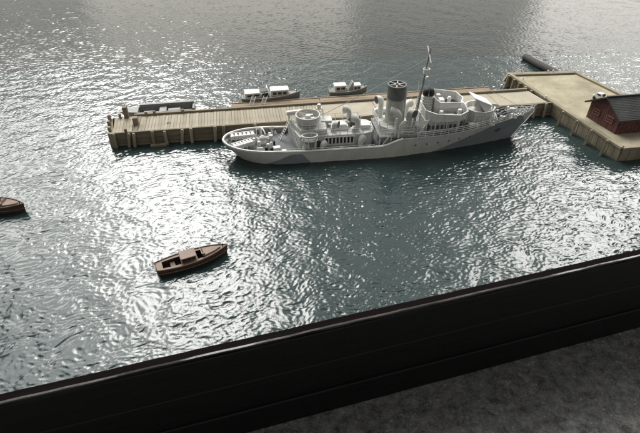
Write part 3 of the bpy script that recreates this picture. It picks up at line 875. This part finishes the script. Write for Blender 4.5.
railing('railing', [(14.1, 2.9, 6.0), (20.9, 2.6, 6.0)], 1.3, ship, n_wires=2)
railing('railing', [(16.1, -2.4, 6.0), (21.1, -2.4, 6.0)], 1.0, ship, n_wires=2)
for (x, y) in ((41.3, -3.3), (41.3, 3.3)):
    MB().tube([(x-.3, y, 7.2), (x-.4, y*1.02, 12.6)], .05, 4).build('whip_aerial', 'white', ship)

# ------------------------------------------------------------------ pier
PO = (-43.8, 89.5, 0); PA = R(8.6)
pier = thing('pier', 'long tan wooden pier with plank deck running behind the warship', 'pier', PO, PA)
PL, PW = 100.0, 8.2
# boards along the near side, far side and end (each its own piece)
def boards(parent, a, b, z0, z1, k, mat, name='wall_board', th=0.3, piece_len=14.0):
    a, b = Vector(a), Vector(b); L = (b-a).length; m = max(1, round(L/piece_len))
    rz = math.atan2((b-a).y, (b-a).x)
    hh = (z1-z0)/k
    me = MB().box((0, 0, 0), (L/m-0.06, th, hh-0.07)).mesh(name, mat)
    for i in range(k):
        for j in range(m):
            q = a.lerp(b, (j+0.5)/m)
            piece(name, me, parent, (q.x, q.y, z0+hh*(i+0.5)), (random.uniform(-.03, .03), 0, rz), (1, 1+random.uniform(-.2, .3), 1))
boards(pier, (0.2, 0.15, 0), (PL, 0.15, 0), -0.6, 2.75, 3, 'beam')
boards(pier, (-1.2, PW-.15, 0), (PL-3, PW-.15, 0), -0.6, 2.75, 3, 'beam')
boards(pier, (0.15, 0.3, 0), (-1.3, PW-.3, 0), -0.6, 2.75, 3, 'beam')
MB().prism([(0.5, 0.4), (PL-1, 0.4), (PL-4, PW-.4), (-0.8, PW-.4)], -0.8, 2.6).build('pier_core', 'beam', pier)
pk = MB().box((0, 0, 0), (0.625, PW-0.9, 0.24)).mesh('deck_plank', 'plank')
x = 0.6; i = 0
while x < 45.5:
    if not (4.4 < x < 5.3):
        piece('deck_plank', pk, pier, (x-0.45 if x < 4.5 else x-.3, PW/2+0.02, 2.78+random.uniform(-.03, .03)), (0, 0, random.uniform(-.006, .006)+ (0.08 if x < 4.5 else 0.02)), (random.uniform(.93, 1.04), 1+random.uniform(-.008, .008), 1))
    x += 0.66; i += 1
for (x0, x1) in ((45.7, 58.0), (58.1, 72.0), (72.1, 86.6), (86.7, 98.8)):
    MB().prism([(x0, 0.5), (x1, 0.5), (x1-.2 if x1 < 98 else x1-1.6, PW-.5), (x0-.2, PW-.5)], 2.62, 2.86+random.uniform(-.03, .03)).build('deck_panel', 'panel', pier, bevel=0.05)
# kerb timbers
for (a, b) in (((0.1, 0.2, 2.95), (33, 0.2, 2.95)), ((33.1, 0.2, 2.95), (66, 0.2, 2.95)), ((66.1, 0.2, 2.95), (99.2, 0.2, 2.95))):
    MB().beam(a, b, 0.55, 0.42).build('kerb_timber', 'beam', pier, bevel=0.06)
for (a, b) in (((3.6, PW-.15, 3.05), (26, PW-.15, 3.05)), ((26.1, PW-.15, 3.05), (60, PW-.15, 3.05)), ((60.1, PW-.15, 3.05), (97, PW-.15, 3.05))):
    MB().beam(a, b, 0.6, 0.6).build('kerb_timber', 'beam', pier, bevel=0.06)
# fender piles leaning on the near side
for k, (x, lean, hgt) in enumerate(((0.5, .0, 3.2), (3.6, .5, 3.0), (4.6, .35, 3.0), (8.4, .1, 3.25), (10.9, -.1, 3.0), (14.6, .5, 3.1), (16.4, .15, 3.25), (21.5, .35, 3.3), (23.3, .2, 3.3), (30.0, .2, 3.2), (88.0, .1, 3.1), (91.5, .2, 3.1), (95.0, .1, 3.2), (97.6, .1, 3.2))):
    MB().tube([(x-lean*1.2, -0.75, -1.0), (x, -0.35, hgt-.15), (x+.02, -.33, hgt)], [0.36, 0.34, 0.26], 8).build('fender_pile', 'pile', pier, 50)
for (x, y, h_) in ((-0.35, 0.2, 3.2), (-0.8, 2.6, 3.4), (-1.3, 5.0, 3.6), (-1.6, 7.4, 3.9), (0.1, -0.2, 3.3)):
    MB().tube([(x-.15, y, -1), (x, y, h_-.15), (x, y, h_)], [0.42, 0.4, 0.3], 8).build('fender_pile', 'pile', pier, 50)
for (x, y, h_, w) in ((2.0, 7.7, 5.4, 1.0), (4.6, 3.9, 4.6, 1.1)):
    MB().box((x, y, (2.6+h_)/2), (w, w, h_-2.6)).build('mooring_post', 'beam', pier, bevel=0.1)
MB().box((4.85, 3.9, 2.86), (0.7, PW-1.0, 0.35)).build('cross_timber', 'beam', pier, bevel=0.05)
for (x, y) in ((6.2, 7.8), (0.6, 7.6), (3.0, 0.3), (14.2, 7.9), (8.0, 7.95)):
    MB().lathe((x, y, 2.9), [(0.3, 0), (0.28, .6), (0.36, .7), (0.3, .95), (0.02, 1.0)], 8).build('cleat_post', 'beam', pier, 40)
MB().lathe((11.4, 3.6, 2.88), [(0.4, 0), (0.38, 0.12), (0.02, 0.14)], 10).build('deck_ring', 'dark_brown', pier, 40)
MB().box((9.3, -1.2, 0.0), (3.4, 0.8, 1.0), 0.05).build('fender_float', 'beam', pier, bevel=0.1)

# floating wooden stage behind the pier
stage = thing('floating_stage', 'orange-brown timber stage lying between the pier and the two launches', 'stage', (-20.9, 101.9, 0), PA)
SL, SW = 66.0, 6.3
for k in range(4):
    y = (k+0.5)*SW/4
    for (x0, x1) in ((0.0+0.15*k, 21.8), (21.9, 44), (44.1, SL)):
        MB().box(((x0+x1)/2, y, 0.95+random.uniform(-.03, .03)), (x1-x0-.05, SW/4-.05, 0.3)).build('stage_plank', 'orange_wood', stage)
MB().box((SL/2, SW/2, 0.1), (SL-.6, SW-.3, 1.35)).build('stage_float', 'beam', stage)
MB().beam((0, SW-.1, 1.15), (SL, SW-.1, 1.15), 0.35, 0.2).build('stage_kerb', 'beam', stage, bevel=0.05)
for k in (1.9, 4.2, 5, 6):
    MB().cyl((3+k*9.5, SW+.3, -1), (3+k*9.5, SW+.25, 1.3), .32, .3, 8).build('stage_pile', 'pile', stage, 50)

# boarding ladders leaning at the launch (each a thing)
def step_ladder(x, label):
    t = thing('boarding_ladder', label, 'ladder', (0, 0, 0), 0, 'white boarding ladders')
    p = Vector((x, 107.2+(x+15)*0.15, 1.1))
    for sg in (-0.45, 0.45):
        MB().tube([p+Vector((sg, 0, 0)), p+Vector((sg+.7, 1.5, 1.7))], 0.09, 5).build('stile', 'white', t)
    for k in range(1, 6):
        q = p+Vector((.7, 1.5, 1.7))*k/6
        MB().tube([q-Vector((.45, 0, 0)), q+Vector((.45, 0, 0))], 0.07, 4).build('rung', 'white', t)
step_ladder(-16.6, 'white boarding ladder at the larger launch, the one nearer its stern')
step_ladder(-13.8, 'white boarding ladder at the larger launch, the one nearer its bow')

# ------------------------------------------------------------------ wharf on the right
wf = thing('wharf', 'broad tan timber wharf with concrete deck at the right end of the pier', 'wharf')
WB = [(49.8, 121.8), (60.7, 83.8), (96.0, 89.2), (93.0, 112.5), (74.5, 104.4), (67.4, 123.1)]
MB().prism(WB, -1.0, 2.75).build('wharf_body', 'wharf_wood', wf)
inner = [(50.6, 121.0), (61.1, 84.6), (95.0, 89.9), (92.5, 111.4), (74.1, 103.6), (66.9, 122.3)]
MB().prism(inner, 2.7, 2.86).build('wharf_deck', 'concrete', wf)
edge_loop = WB+[WB[0]]
for a, b in zip(edge_loop[:-1], edge_loop[1:]):
    MB().beam((a[0], a[1], 2.92), (b[0], b[1], 2.92), 1.0, 0.6).build('kerb_timber', 'wharf_wood', wf, bevel=0.08)
MB().beam((50.6, 120.9, 3.05), (66.9, 122.2, 3.05), 0.6, 0.5).build('kerb_timber', 'beam', wf, bevel=0.06)
def wall_slabs(a, b, name, k, rows=1):
    a, b = Vector((a[0], a[1], 0)), Vector((b[0], b[1], 0))
    d = (b-a); L = d.length; rz = math.atan2(d.y, d.x); nrm = Vector((d.y, -d.x, 0)).normalized()
    me = MB().box((0, 0, 0), (L/k-.08, 0.3, 3.4)).mesh(name, 'wharf_wood')
    for i in range(k):
        q = a.lerp(b, (i+.5)/k)+nrm*0.12
        piece(name, me, wf, (q.x, q.y, 0.9), (0.05, 0, rz), (1, 1+random.uniform(-.3, .3), 1))
wall_slabs(WB[0], WB[1], 'wall_board', 26)
wall_slabs(WB[1], WB[2], 'wall_board', 22)
for (x, y) in ((54.9, 99.4), (56.2, 94.9), (57.45, 90.7), (58.8, 86.4)):
    MB().hexa([(x-1.15, y-.6, -1), (x-.75, y-.95, -1), (x-.1, y+.15, -1), (x-.4, y+.25, -1), (x-.45, y-.05, 3.35), (x-.1, y-.35, 3.35), (x+.35, y+.2, 3.35), (x+.1, y+.4, 3.35)]).build('fender_rib', 'wharf_wood', wf, bevel=0.06)
for k in range(5):
    q = Vector((49.6, 121.4, 0)).lerp(Vector((53.0, 109.8, 0)), (k+0.3)/5)
    MB().cyl((q.x-.9, q.y-.25, -1), (q.x-.5, q.y, 3.0), 0.45, 0.42, 8).build('fender_pile', 'pile', wf, 50)
MB().hexa([(48.2, 121.0, 1.2), (50.3, 121.3, 1.2), (50.3, 122.3, 1.2), (48.4, 122.2, 1.2), (49.2, 121.3, 3.2), (50.3, 121.3, 3.25), (50.3, 122.3, 3.25), (49.2, 122.3, 3.2)]).build('corner_block', 'wharf_wood', wf, bevel=.06)
bl = MB().lathe((0, 0, 0), [(0.35, 0), (0.26, .3), (0.26, .7), (0.4, .85), (0.3, 1.05), (0.02, 1.1)], 10).mesh('bollard', 'white', 40)
for (x, y) in ((51.9, 117.9), (53.6, 106.9), (60.0, 122.6), (61.4, 122.7)):
    piece('bollard', bl, wf, (x, y, 3.1), (0, 0, 0), (.6, .6, .6))

# dark log boom behind the wharf
lg = MB().tube([(60.6, 140.5, 0.7), (62.4, 134.5, 0.75), (64.6, 128.6, 0.8), (66.0, 124.0, 0.8)], [0.95, 1.0, 1.0, 0.9], 12)
tag(lg.build('floating_log', 'log', None, 60), 'dark log floating on the water behind the wharf', 'log')

# ------------------------------------------------------------------ red shed on the wharf
shed = thing('shed', 'dark red barn-like shed with grey ribbed roof on the wharf', 'shed')
g0, g1 = Vector((59.5, 97.8, 2.86)), Vector((62.0, 89.8, 2.86))       # gable foot corners
sdv = Vector((math.cos(R(9)), math.sin(R(9)), 0))
SLN = 24.0
eav, rdg = 6.6, 9.2
def gp_(a, off, z): q = g0.lerp(g1, a)+sdv*off; return (q.x, q.y, z)
wb = MB().add([gp_(0, 0, 2.86), gp_(1, 0, 2.86), gp_(1, 0, eav), gp_(.5, 0, rdg), gp_(0, 0, eav),
               gp_(0, SLN, 2.86), gp_(1, SLN, 2.86), gp_(1, SLN, eav), gp_(.5, SLN, rdg), gp_(0, SLN, eav)],
              [(0, 4, 3, 2, 1), (5, 6, 7, 8, 9), (0, 1, 6, 5), (1, 2, 7, 6), (0, 5, 9, 4), (2, 3, 8, 7), (3, 4, 9, 8)])
wb.build('wall', 'red', shed)
# gable boards
gw = (g1-g0).length
gd = (g1-g0).normalized()
for k in range(10):
    a0, a1 = (k+.04)/10, (k+.96)/10
    t0 = eav+(rdg-eav)*(1-abs(a0-.5)*2)-.06; t1 = eav+(rdg-eav)*(1-abs(a1-.5)*2)-.06
    MB().hexa([gp_(a0, -.12, 2.87), gp_(a0, -.005, 2.87), gp_(a1, -.005, 2.87), gp_(a1, -.12, 2.87), gp_(a0, -.12, t0), gp_(a0, -.005, t0), gp_(a1, -.005, t1), gp_(a1, -.12, t1)]).build('gable_board', 'red', shed)
for k in range(24):
    o0, o1 = k+.04, k+.96
    q0, q1 = Vector(gp_(1, o0, 0))+gd*.005, Vector(gp_(1, o1, 0))+gd*.005
    MB().hexa([(q0.x+gd.x*.1, q0.y+gd.y*.1, 2.87), (q1.x+gd.x*.1, q1.y+gd.y*.1, 2.87), (q1.x, q1.y, 2.87), (q0.x, q0.y, 2.87), (q0.x+gd.x*.1, q0.y+gd.y*.1, eav-.1), (q1.x+gd.x*.1, q1.y+gd.y*.1, eav-.1), (q1.x, q1.y, eav-.1), (q0.x, q0.y, eav-.1)]).build('wall_board', 'red', shed)
# two barred windows
for a in (0.27, 0.72):
    c = Vector(gp_(a, -.16, 5.1)); rz = math.atan2(gd.y, gd.x)
    wn = MB().box(c, (1.7, 0.12, 1.25), rz).build('window', 'glass', shed)
    fm = MB()
    for dz in (-.62, .62): fm.box(c+Vector((0, 0, dz))-sdv*.06, (1.85, .16, .14), rz)
    for dx in (-.85, .85): fm.box(c+gd*dx-sdv*.06, (.14, .16, 1.25), rz)
    fm.build('window_frame', 'red_trim', wn)
    for dx in (-.42, 0, .42): MB().box(c+gd*dx-sdv*.06, (.1, .15, 1.2), rz).build('window_bar', 'red_trim', wn)
    MB().box(c+gd*0-sdv*.07, (1.7, .15, .1), rz).build('window_bar', 'red_trim', wn)
# roof slopes
rf = None
for (ae, ar) in ((1.10, .5), (-0.10, .5)):
    ez = eav-(rdg-eav)*0.2
    up = 0.18
    e0, e1 = gp_(ae, -1.0, ez+up), gp_(ae, SLN+.8, ez+up)
    r0, r1 = gp_(ar, -1.0, rdg+up), gp_(ar, SLN+.8, rdg+up)
    t = .28
    lo = lambda p: (p[0], p[1], p[2]-t)
    pts = [lo(e0), lo(e1), lo(r1), lo(r0), e0, e1, r1, r0]
    o = MB().hexa(pts).build('roof', 'roof', shed)
    # overlapping courses of the roof covering
    E0, E1, R0, R1 = map(Vector, (e0, e1, r0, r1))
    nc = 15
    for k in range(nc):
        f0, f1 = k/nc, (k+1.12)/nc
        f1 = min(f1, 1.0)
        nz = Vector((0, 0, 1))
        a, b, c, d = E0.lerp(R0, f0)+nz*.10, E1.lerp(R1, f0)+nz*.10, E1.lerp(R1, f1)+nz*.05, E0.lerp(R0, f1)+nz*.05
        dn = nz*.09
        MB().hexa([a-dn, b-dn, c-nz*.03, d-nz*.03, a, b, c, d]).build('roof_course', 'roof', o)
MB().beam(Vector(gp_(.5, -1.0, rdg+.32)), Vector(gp_(.5, SLN+.8, rdg+.32)), .5, .25).build('ridge_cap', 'roof', shed, bevel=.05)

# small white vehicle half hidden by the shed
car = thing('vehicle', 'small rounded white vehicle half hidden behind the red shed roof', 'vehicle', (66.2, 106.2, 2.86), R(-62))
car.scale = (.8, .8, .8)
prof = [(-2.1, .45), (-2.15, 1.1), (-1.7, 1.35), (-1.1, 2.15), (0.5, 2.25), (1.1, 1.5), (2.0, 1.25), (2.2, .9), (2.15, .45)]
vs = [(x, -0.85*(1 if z < 1.4 else .86), z) for x, z in prof]+[(x, .85*(1 if z < 1.4 else .86), z) for x, z in prof]
k = len(prof)
MB().add(vs, [tuple(range(k)), tuple(range(k, 2*k))[::-1]]+[(i, k+i, k+(i+1) % k, (i+1) % k) for i in range(k)]).build('body', 'white', car, 40, bevel=.15)
for sg in (-1, 1):
    MB().box((-.35, sg*.76, 1.75), (1.3, .1, .5)).build('window', 'glass', car)
MB().box((-1.46, 0, 1.8), (.1, 1.1, .55), 0, .6).build('window', 'glass', car)
MB().box((.85, 0, 1.88), (.1, 1.2, .6), 0, -.6).build('windscreen', 'glass', car)
wm = MB().cyl((0, -.12, 0), (0, .12, 0), .45, n=14).mesh('wheel', 'black', 40)
for x_ in (-1.3, 1.3):
    for y_ in (-.8, .8): piece('wheel', wm, car, (x_, y_, .46))

# ------------------------------------------------------------------ boats
def deck_with_wells(parent, L, bfun, topz, wells, dmat, fmat, floor=0.25, n=48, inset=0.94, x1=0.985):
    dk = MB(); wl = [MB() for w in wells]; fl = [MB() for w in wells]
    us = [0.01+(x1-.01)*i/n for i in range(n+1)]
    for u0, u1 in zip(us[:-1], us[1:]):
        um = (u0+u1)/2
        w = next((w for w in wells if w[0] <= um <= w[1]), None)
        P = lambda u, f, dz=0: (L*u, bfun(u)*f, topz(u)-.06+dz)
        if w is None:
            dk.add([P(u0, -inset), P(u1, -inset), P(u1, inset), P(u0, inset)], [(0, 1, 2, 3)])
        else:
            f = w[2]
            for sg in (-1, 1):
                q = [P(u0, sg*inset), P(u1, sg*inset), P(u1, sg*f), P(u0, sg*f)]
                dk.add(q, [(0, 1, 2, 3)])
                a, b = P(u0, sg*f), P(u1, sg*f)
                wl[wells.index(w)].add([a, b, (b[0], b[1], floor), (a[0], a[1], floor)], [(0, 1, 2, 3)])
            fl[wells.index(w)].add([(L*u0, -bfun(u0)*f, floor), (L*u1, -bfun(u1)*f, floor), (L*u1, bfun(u1)*f, floor), (L*u0, bfun(u0)*f, floor)], [(0, 1, 2, 3)])
    for w in wells:
        for u in w[:2]:
            uu = min(us, key=lambda q: abs(q-u))
            b = bfun(uu)*w[2]; z = topz(uu)-.06
            wl[wells.index(w)].add([(L*uu, -b, floor), (L*uu, b, floor), (L*uu, b, z), (L*uu, -b, z)], [(0, 1, 2, 3)])
    dk.build('deck', dmat, parent)
    for a, b in zip(wl, fl):
        a.build('cockpit_side', fmat, parent); b.build('cockpit_floor', fmat, parent)

def rim(parent, L, bfun, topz, mat, r=.1, name='rubbing_strake', dz=0.0, n=30):
    us = [0.005+.99*i/n for i in range(n+1)]
    p = [(L*u, -bfun(u), topz(u)+dz) for u in us]+[(L*u, bfun(u), topz(u)+dz) for u in us[::-1]]
    MB().tube(p, r, 5, closed=True).build(name, mat, parent, 60)

def motor_boat(name, label, loc, rz, L=11.0, B=3.1, white_roof=False):
    t = thing(name, label, 'motor boat', loc, rz)
    h = MB(); bf, tz = boat_shape(h, L, B, 1.5, .62, -.5, .06, 24)
    h.build('hull', 'brown', t, 50)
    rim(t, L, bf, tz, 'brown_deck', .1)
    rim(t, L, lambda u: bf(u)*.985, lambda u: tz(u)*.45, 'brown_deck', .07, 'side_stripe')
    deck_with_wells(t, L, bf, tz, [(.10, .34, .62), (.555, .635, .66)], 'brown_deck', 'dark_brown')
    MB().box((L*.225, 0, .6), (.7, B*.5, .45)).build('seat', 'brown', t)
    x0, x1 = L*.345, L*.535
    c = MB().prism([(x0, -B*.30), (x1, -B*.31), (x1, B*.31), (x0, B*.30)], 1.3, 2.1, .95).build('cabin', 'brown', t, bevel=.08)
    MB().prism([(x0-.15, -B*.33), (x1+.2, -B*.34), (x1+.2, B*.34), (x0-.15, B*.33)], 2.08, 2.23, .97).build('cabin_roof', 'white' if white_roof else 'brown_deck', c, bevel=.06)
    for sg in (-1, 1):
        for k in range(3):
            MB().box((x0+.4+k*.68, sg*B*.302, 1.83), (.5, .08, .3)).build('window', 'glass', c)
    MB().hexa([(L*.645, -B*.3, 1.4), (L*.655, -B*.3, 1.4), (L*.655, B*.3, 1.4), (L*.645, B*.3, 1.4), (L*.62, -B*.26, 2.05), (L*.63, -B*.26, 2.05), (L*.63, B*.26, 2.05), (L*.62, B*.26, 2.05)]).build('windscreen', 'brown_deck', t)
    MB().prism([(L*.64, -B*.33), (L*.80, -B*.2), (L*.9, -B*.06), (L*.9, B*.06), (L*.80, B*.2), (L*.64, B*.33)], 1.4, [1.72, 1.78, 1.84, 1.84, 1.78, 1.72], .92).build('foredeck_hatch', 'brown_deck', t, bevel=.05)
    MB().cyl((L*.93, 0, 1.65), (L*.93, 0, 2.2), .09, n=6).build('bitt', 'dark_brown', t)
    MB().lathe((L*.65, -B*.22, 1.62), [(.22, 0), (.2, .4), (.02, .45)], 8).build('ventilator', 'brown_deck', t, 40)
    return t
motor_boat('motor_boat', 'brown wooden motor boat alone on the glittering water nearest the frame', (-24.7, 51.6, 0), R(25), 11.2, 3.1)
motor_boat('motor_boat', 'brown motor boat with white cabin roof cut off by the left picture edge', (-62.3, 68.1, 0), R(-6), 10.6, 3.3, True)

def launch(label, loc, rz, L, B, small=False):
    t = thing('motor_launch', label, 'launch', loc, rz)
    h = MB(); bf, tz = boat_shape(h, L, B, 2.0, .7, -.5, .05, 24)
    h.build('hull', 'launch_grey', t, 50)
    rim(t, L, bf, tz, 'pale', .1)
    deck_with_wells(t, L, bf, tz, [(.36, .47, .6)], 'grey', 'dark_grey')
    def cabin(u0, u1, w, z0, z1, nwin, round_=False):
        x0, x1 = L*u0, L*u1
        c = MB().prism([(x0, -B*w), (x1, -B*w*.9), (x1, B*w*.9), (x0, B*w)], z0, z1, .96).build('cabin', 'pale', t, bevel=.12)
        MB().prism([(x0-.15, -B*w*1.04), (x1+.15, -B*w*.95), (x1+.15, B*w*.95), (x0-.15, B*w*1.04)], z1-.02, z1+.22, .9).build('cabin_roof', 'white', c, bevel=.08)
        for sg in (-1, 1):
            for k in range(nwin):
                q = (k+.5)/nwin
                MB().box((x0+(x1-x0)*(.08+.84*q), sg*B*(w*(1-.1*q)*.985), z0+(z1-z0)*.62), ((x1-x0)/nwin*.62, .12, (z1-z0)*.4)).build('window', 'glass', c)
        return c
    if not small:
        cabin(.07, .34, .36, 1.7, 2.85, 2)
        cabin(.50, .80, .35, 1.7, 3.2, 3)
        sc = MB().hexa([(L*.475, -B*.36, 1.3), (L*.50, -B*.36, 1.3), (L*.50, B*.36, 1.3), (L*.475, B*.36, 1.3), (L*.43, -B*.28, 4.1), (L*.445, -B*.28, 4.1), (L*.445, B*.28, 4.1), (L*.43, B*.28, 4.1)]).build('wheel_shelter', 'white', t, bevel=.1)
        MB().box((L*.38, 0, 3.05), (1.9, B*.5, .3)).build('canopy', 'dark_grey', t, bevel=.05)
        MB().tube([(L*.33, -B*.25, 1.3), (L*.33, -B*.25, 3.0)], .07, 5).build('canopy_post', 'grey', t)
        MB().tube([(L*.33, B*.25, 1.3), (L*.33, B*.25, 3.0)], .07, 5).build('canopy_post', 'grey', t)
        for sg in (-1, 1): MB().tube([(L*.40, sg*B*.25, 0.3), (L*.40, sg*B*.25, 3.0)], .07, 5).build('canopy_post', 'grey', t)
    else:
        cabin(.14, .44, .36, 1.7, 3.1, 2)
        cabin(.62, .82, .32, 1.7, 2.9, 2)
        MB().hexa([(L*.46, -B*.3, 1.3), (L*.62, -B*.34, 1.3), (L*.62, B*.34, 1.3), (L*.46, B*.3, 1.3), (L*.60, -B*.26, 3.9), (L*.63, -B*.26, 3.9), (L*.63, B*.26, 3.9), (L*.60, B*.26, 3.9)]).build('wheel_shelter', 'grey', t, bevel=.1)
    MB().cyl((L*.94, 0, 2.1), (L*.94, 0, 2.9), .09, n=6).build('bitt', 'dark_grey', t)
    MB().cyl((L*.05, 0, 1.7), (L*.03, 0, 3.2), .07, n=6).build('flagstaff', 'white', t)
    return t
launch('larger grey launch with two white cabins and a tall windscreen behind the stage', (-19.4, 110.5, 0), R(8.6), 14.6, 3.9)
launch('smaller grey launch with white cabins moored nearest the funnel', (2.2, 114.2, 0), R(8.6), 9.8, 3.4, True)

# flat grey barge behind the left end of the pier
bg_ = thing('barge', 'flat grey barge with dark open hold behind the left end of pier', 'barge', (-45.6, 101.2, 0), R(9.5))
BL, BB = 16.4, 3.7
MB().hexa([(1.6, .4, -.6), (BL-.6, .4, -.6), (BL-.6, BB-.4, -.6), (1.6, BB-.4, -.6), (1.4, 0, .45), (BL, 0, .45), (BL, BB, .45), (1.4, BB, .45)]).build('hull', 'grey', bg_, bevel=.1)
MB().hexa([(1.5, .2, .4), (3.4, .2, .4), (3.4, BB-.2, .4), (1.5, BB-.2, .4), (-.9, 1.0, 1.9), (3.4, .1, 1.8), (3.4, BB-.1, 1.8), (-.9, BB-.9, 1.9)]).build('bow_ramp', 'launch_pale', bg_, bevel=.1)
for y_ in (.2, BB-.2):
    MB().box((9.5, y_, 1.0), (12.6, .36, 1.3)).build('hold_side', 'grey', bg_, bevel=.05)
MB().box((BL-.3, BB/2, 1.1), (.5, BB-.6, 1.5)).build('transom', 'grey', bg_, bevel=.05)
MB().box((9.6, BB/2, .5), (12.2, BB-.9, .12)).build('hold_floor', 'grey', bg_)
MB().beam((3.6, BB-.2, 2.0), (BL-.3, BB-.2, 2.0), .9, .6).build('side_walkway', 'launch_grey', bg_, bevel=.05)
MB().box((9.0, BB/2, 1.25), (1.6, BB-.8, .7)).build('cross_bench', 'launch_pale', bg_, bevel=.05)
MB().box((11.6, BB/2-.6, 1.2), (2.8, 1.2, .7)).build('engine_cover', 'grey', bg_, bevel=.08)
MB().box((6.0, .6, 1.6), (2.4, .5, .25)).build('hold_bench', 'launch_pale', bg_, bevel=.05)
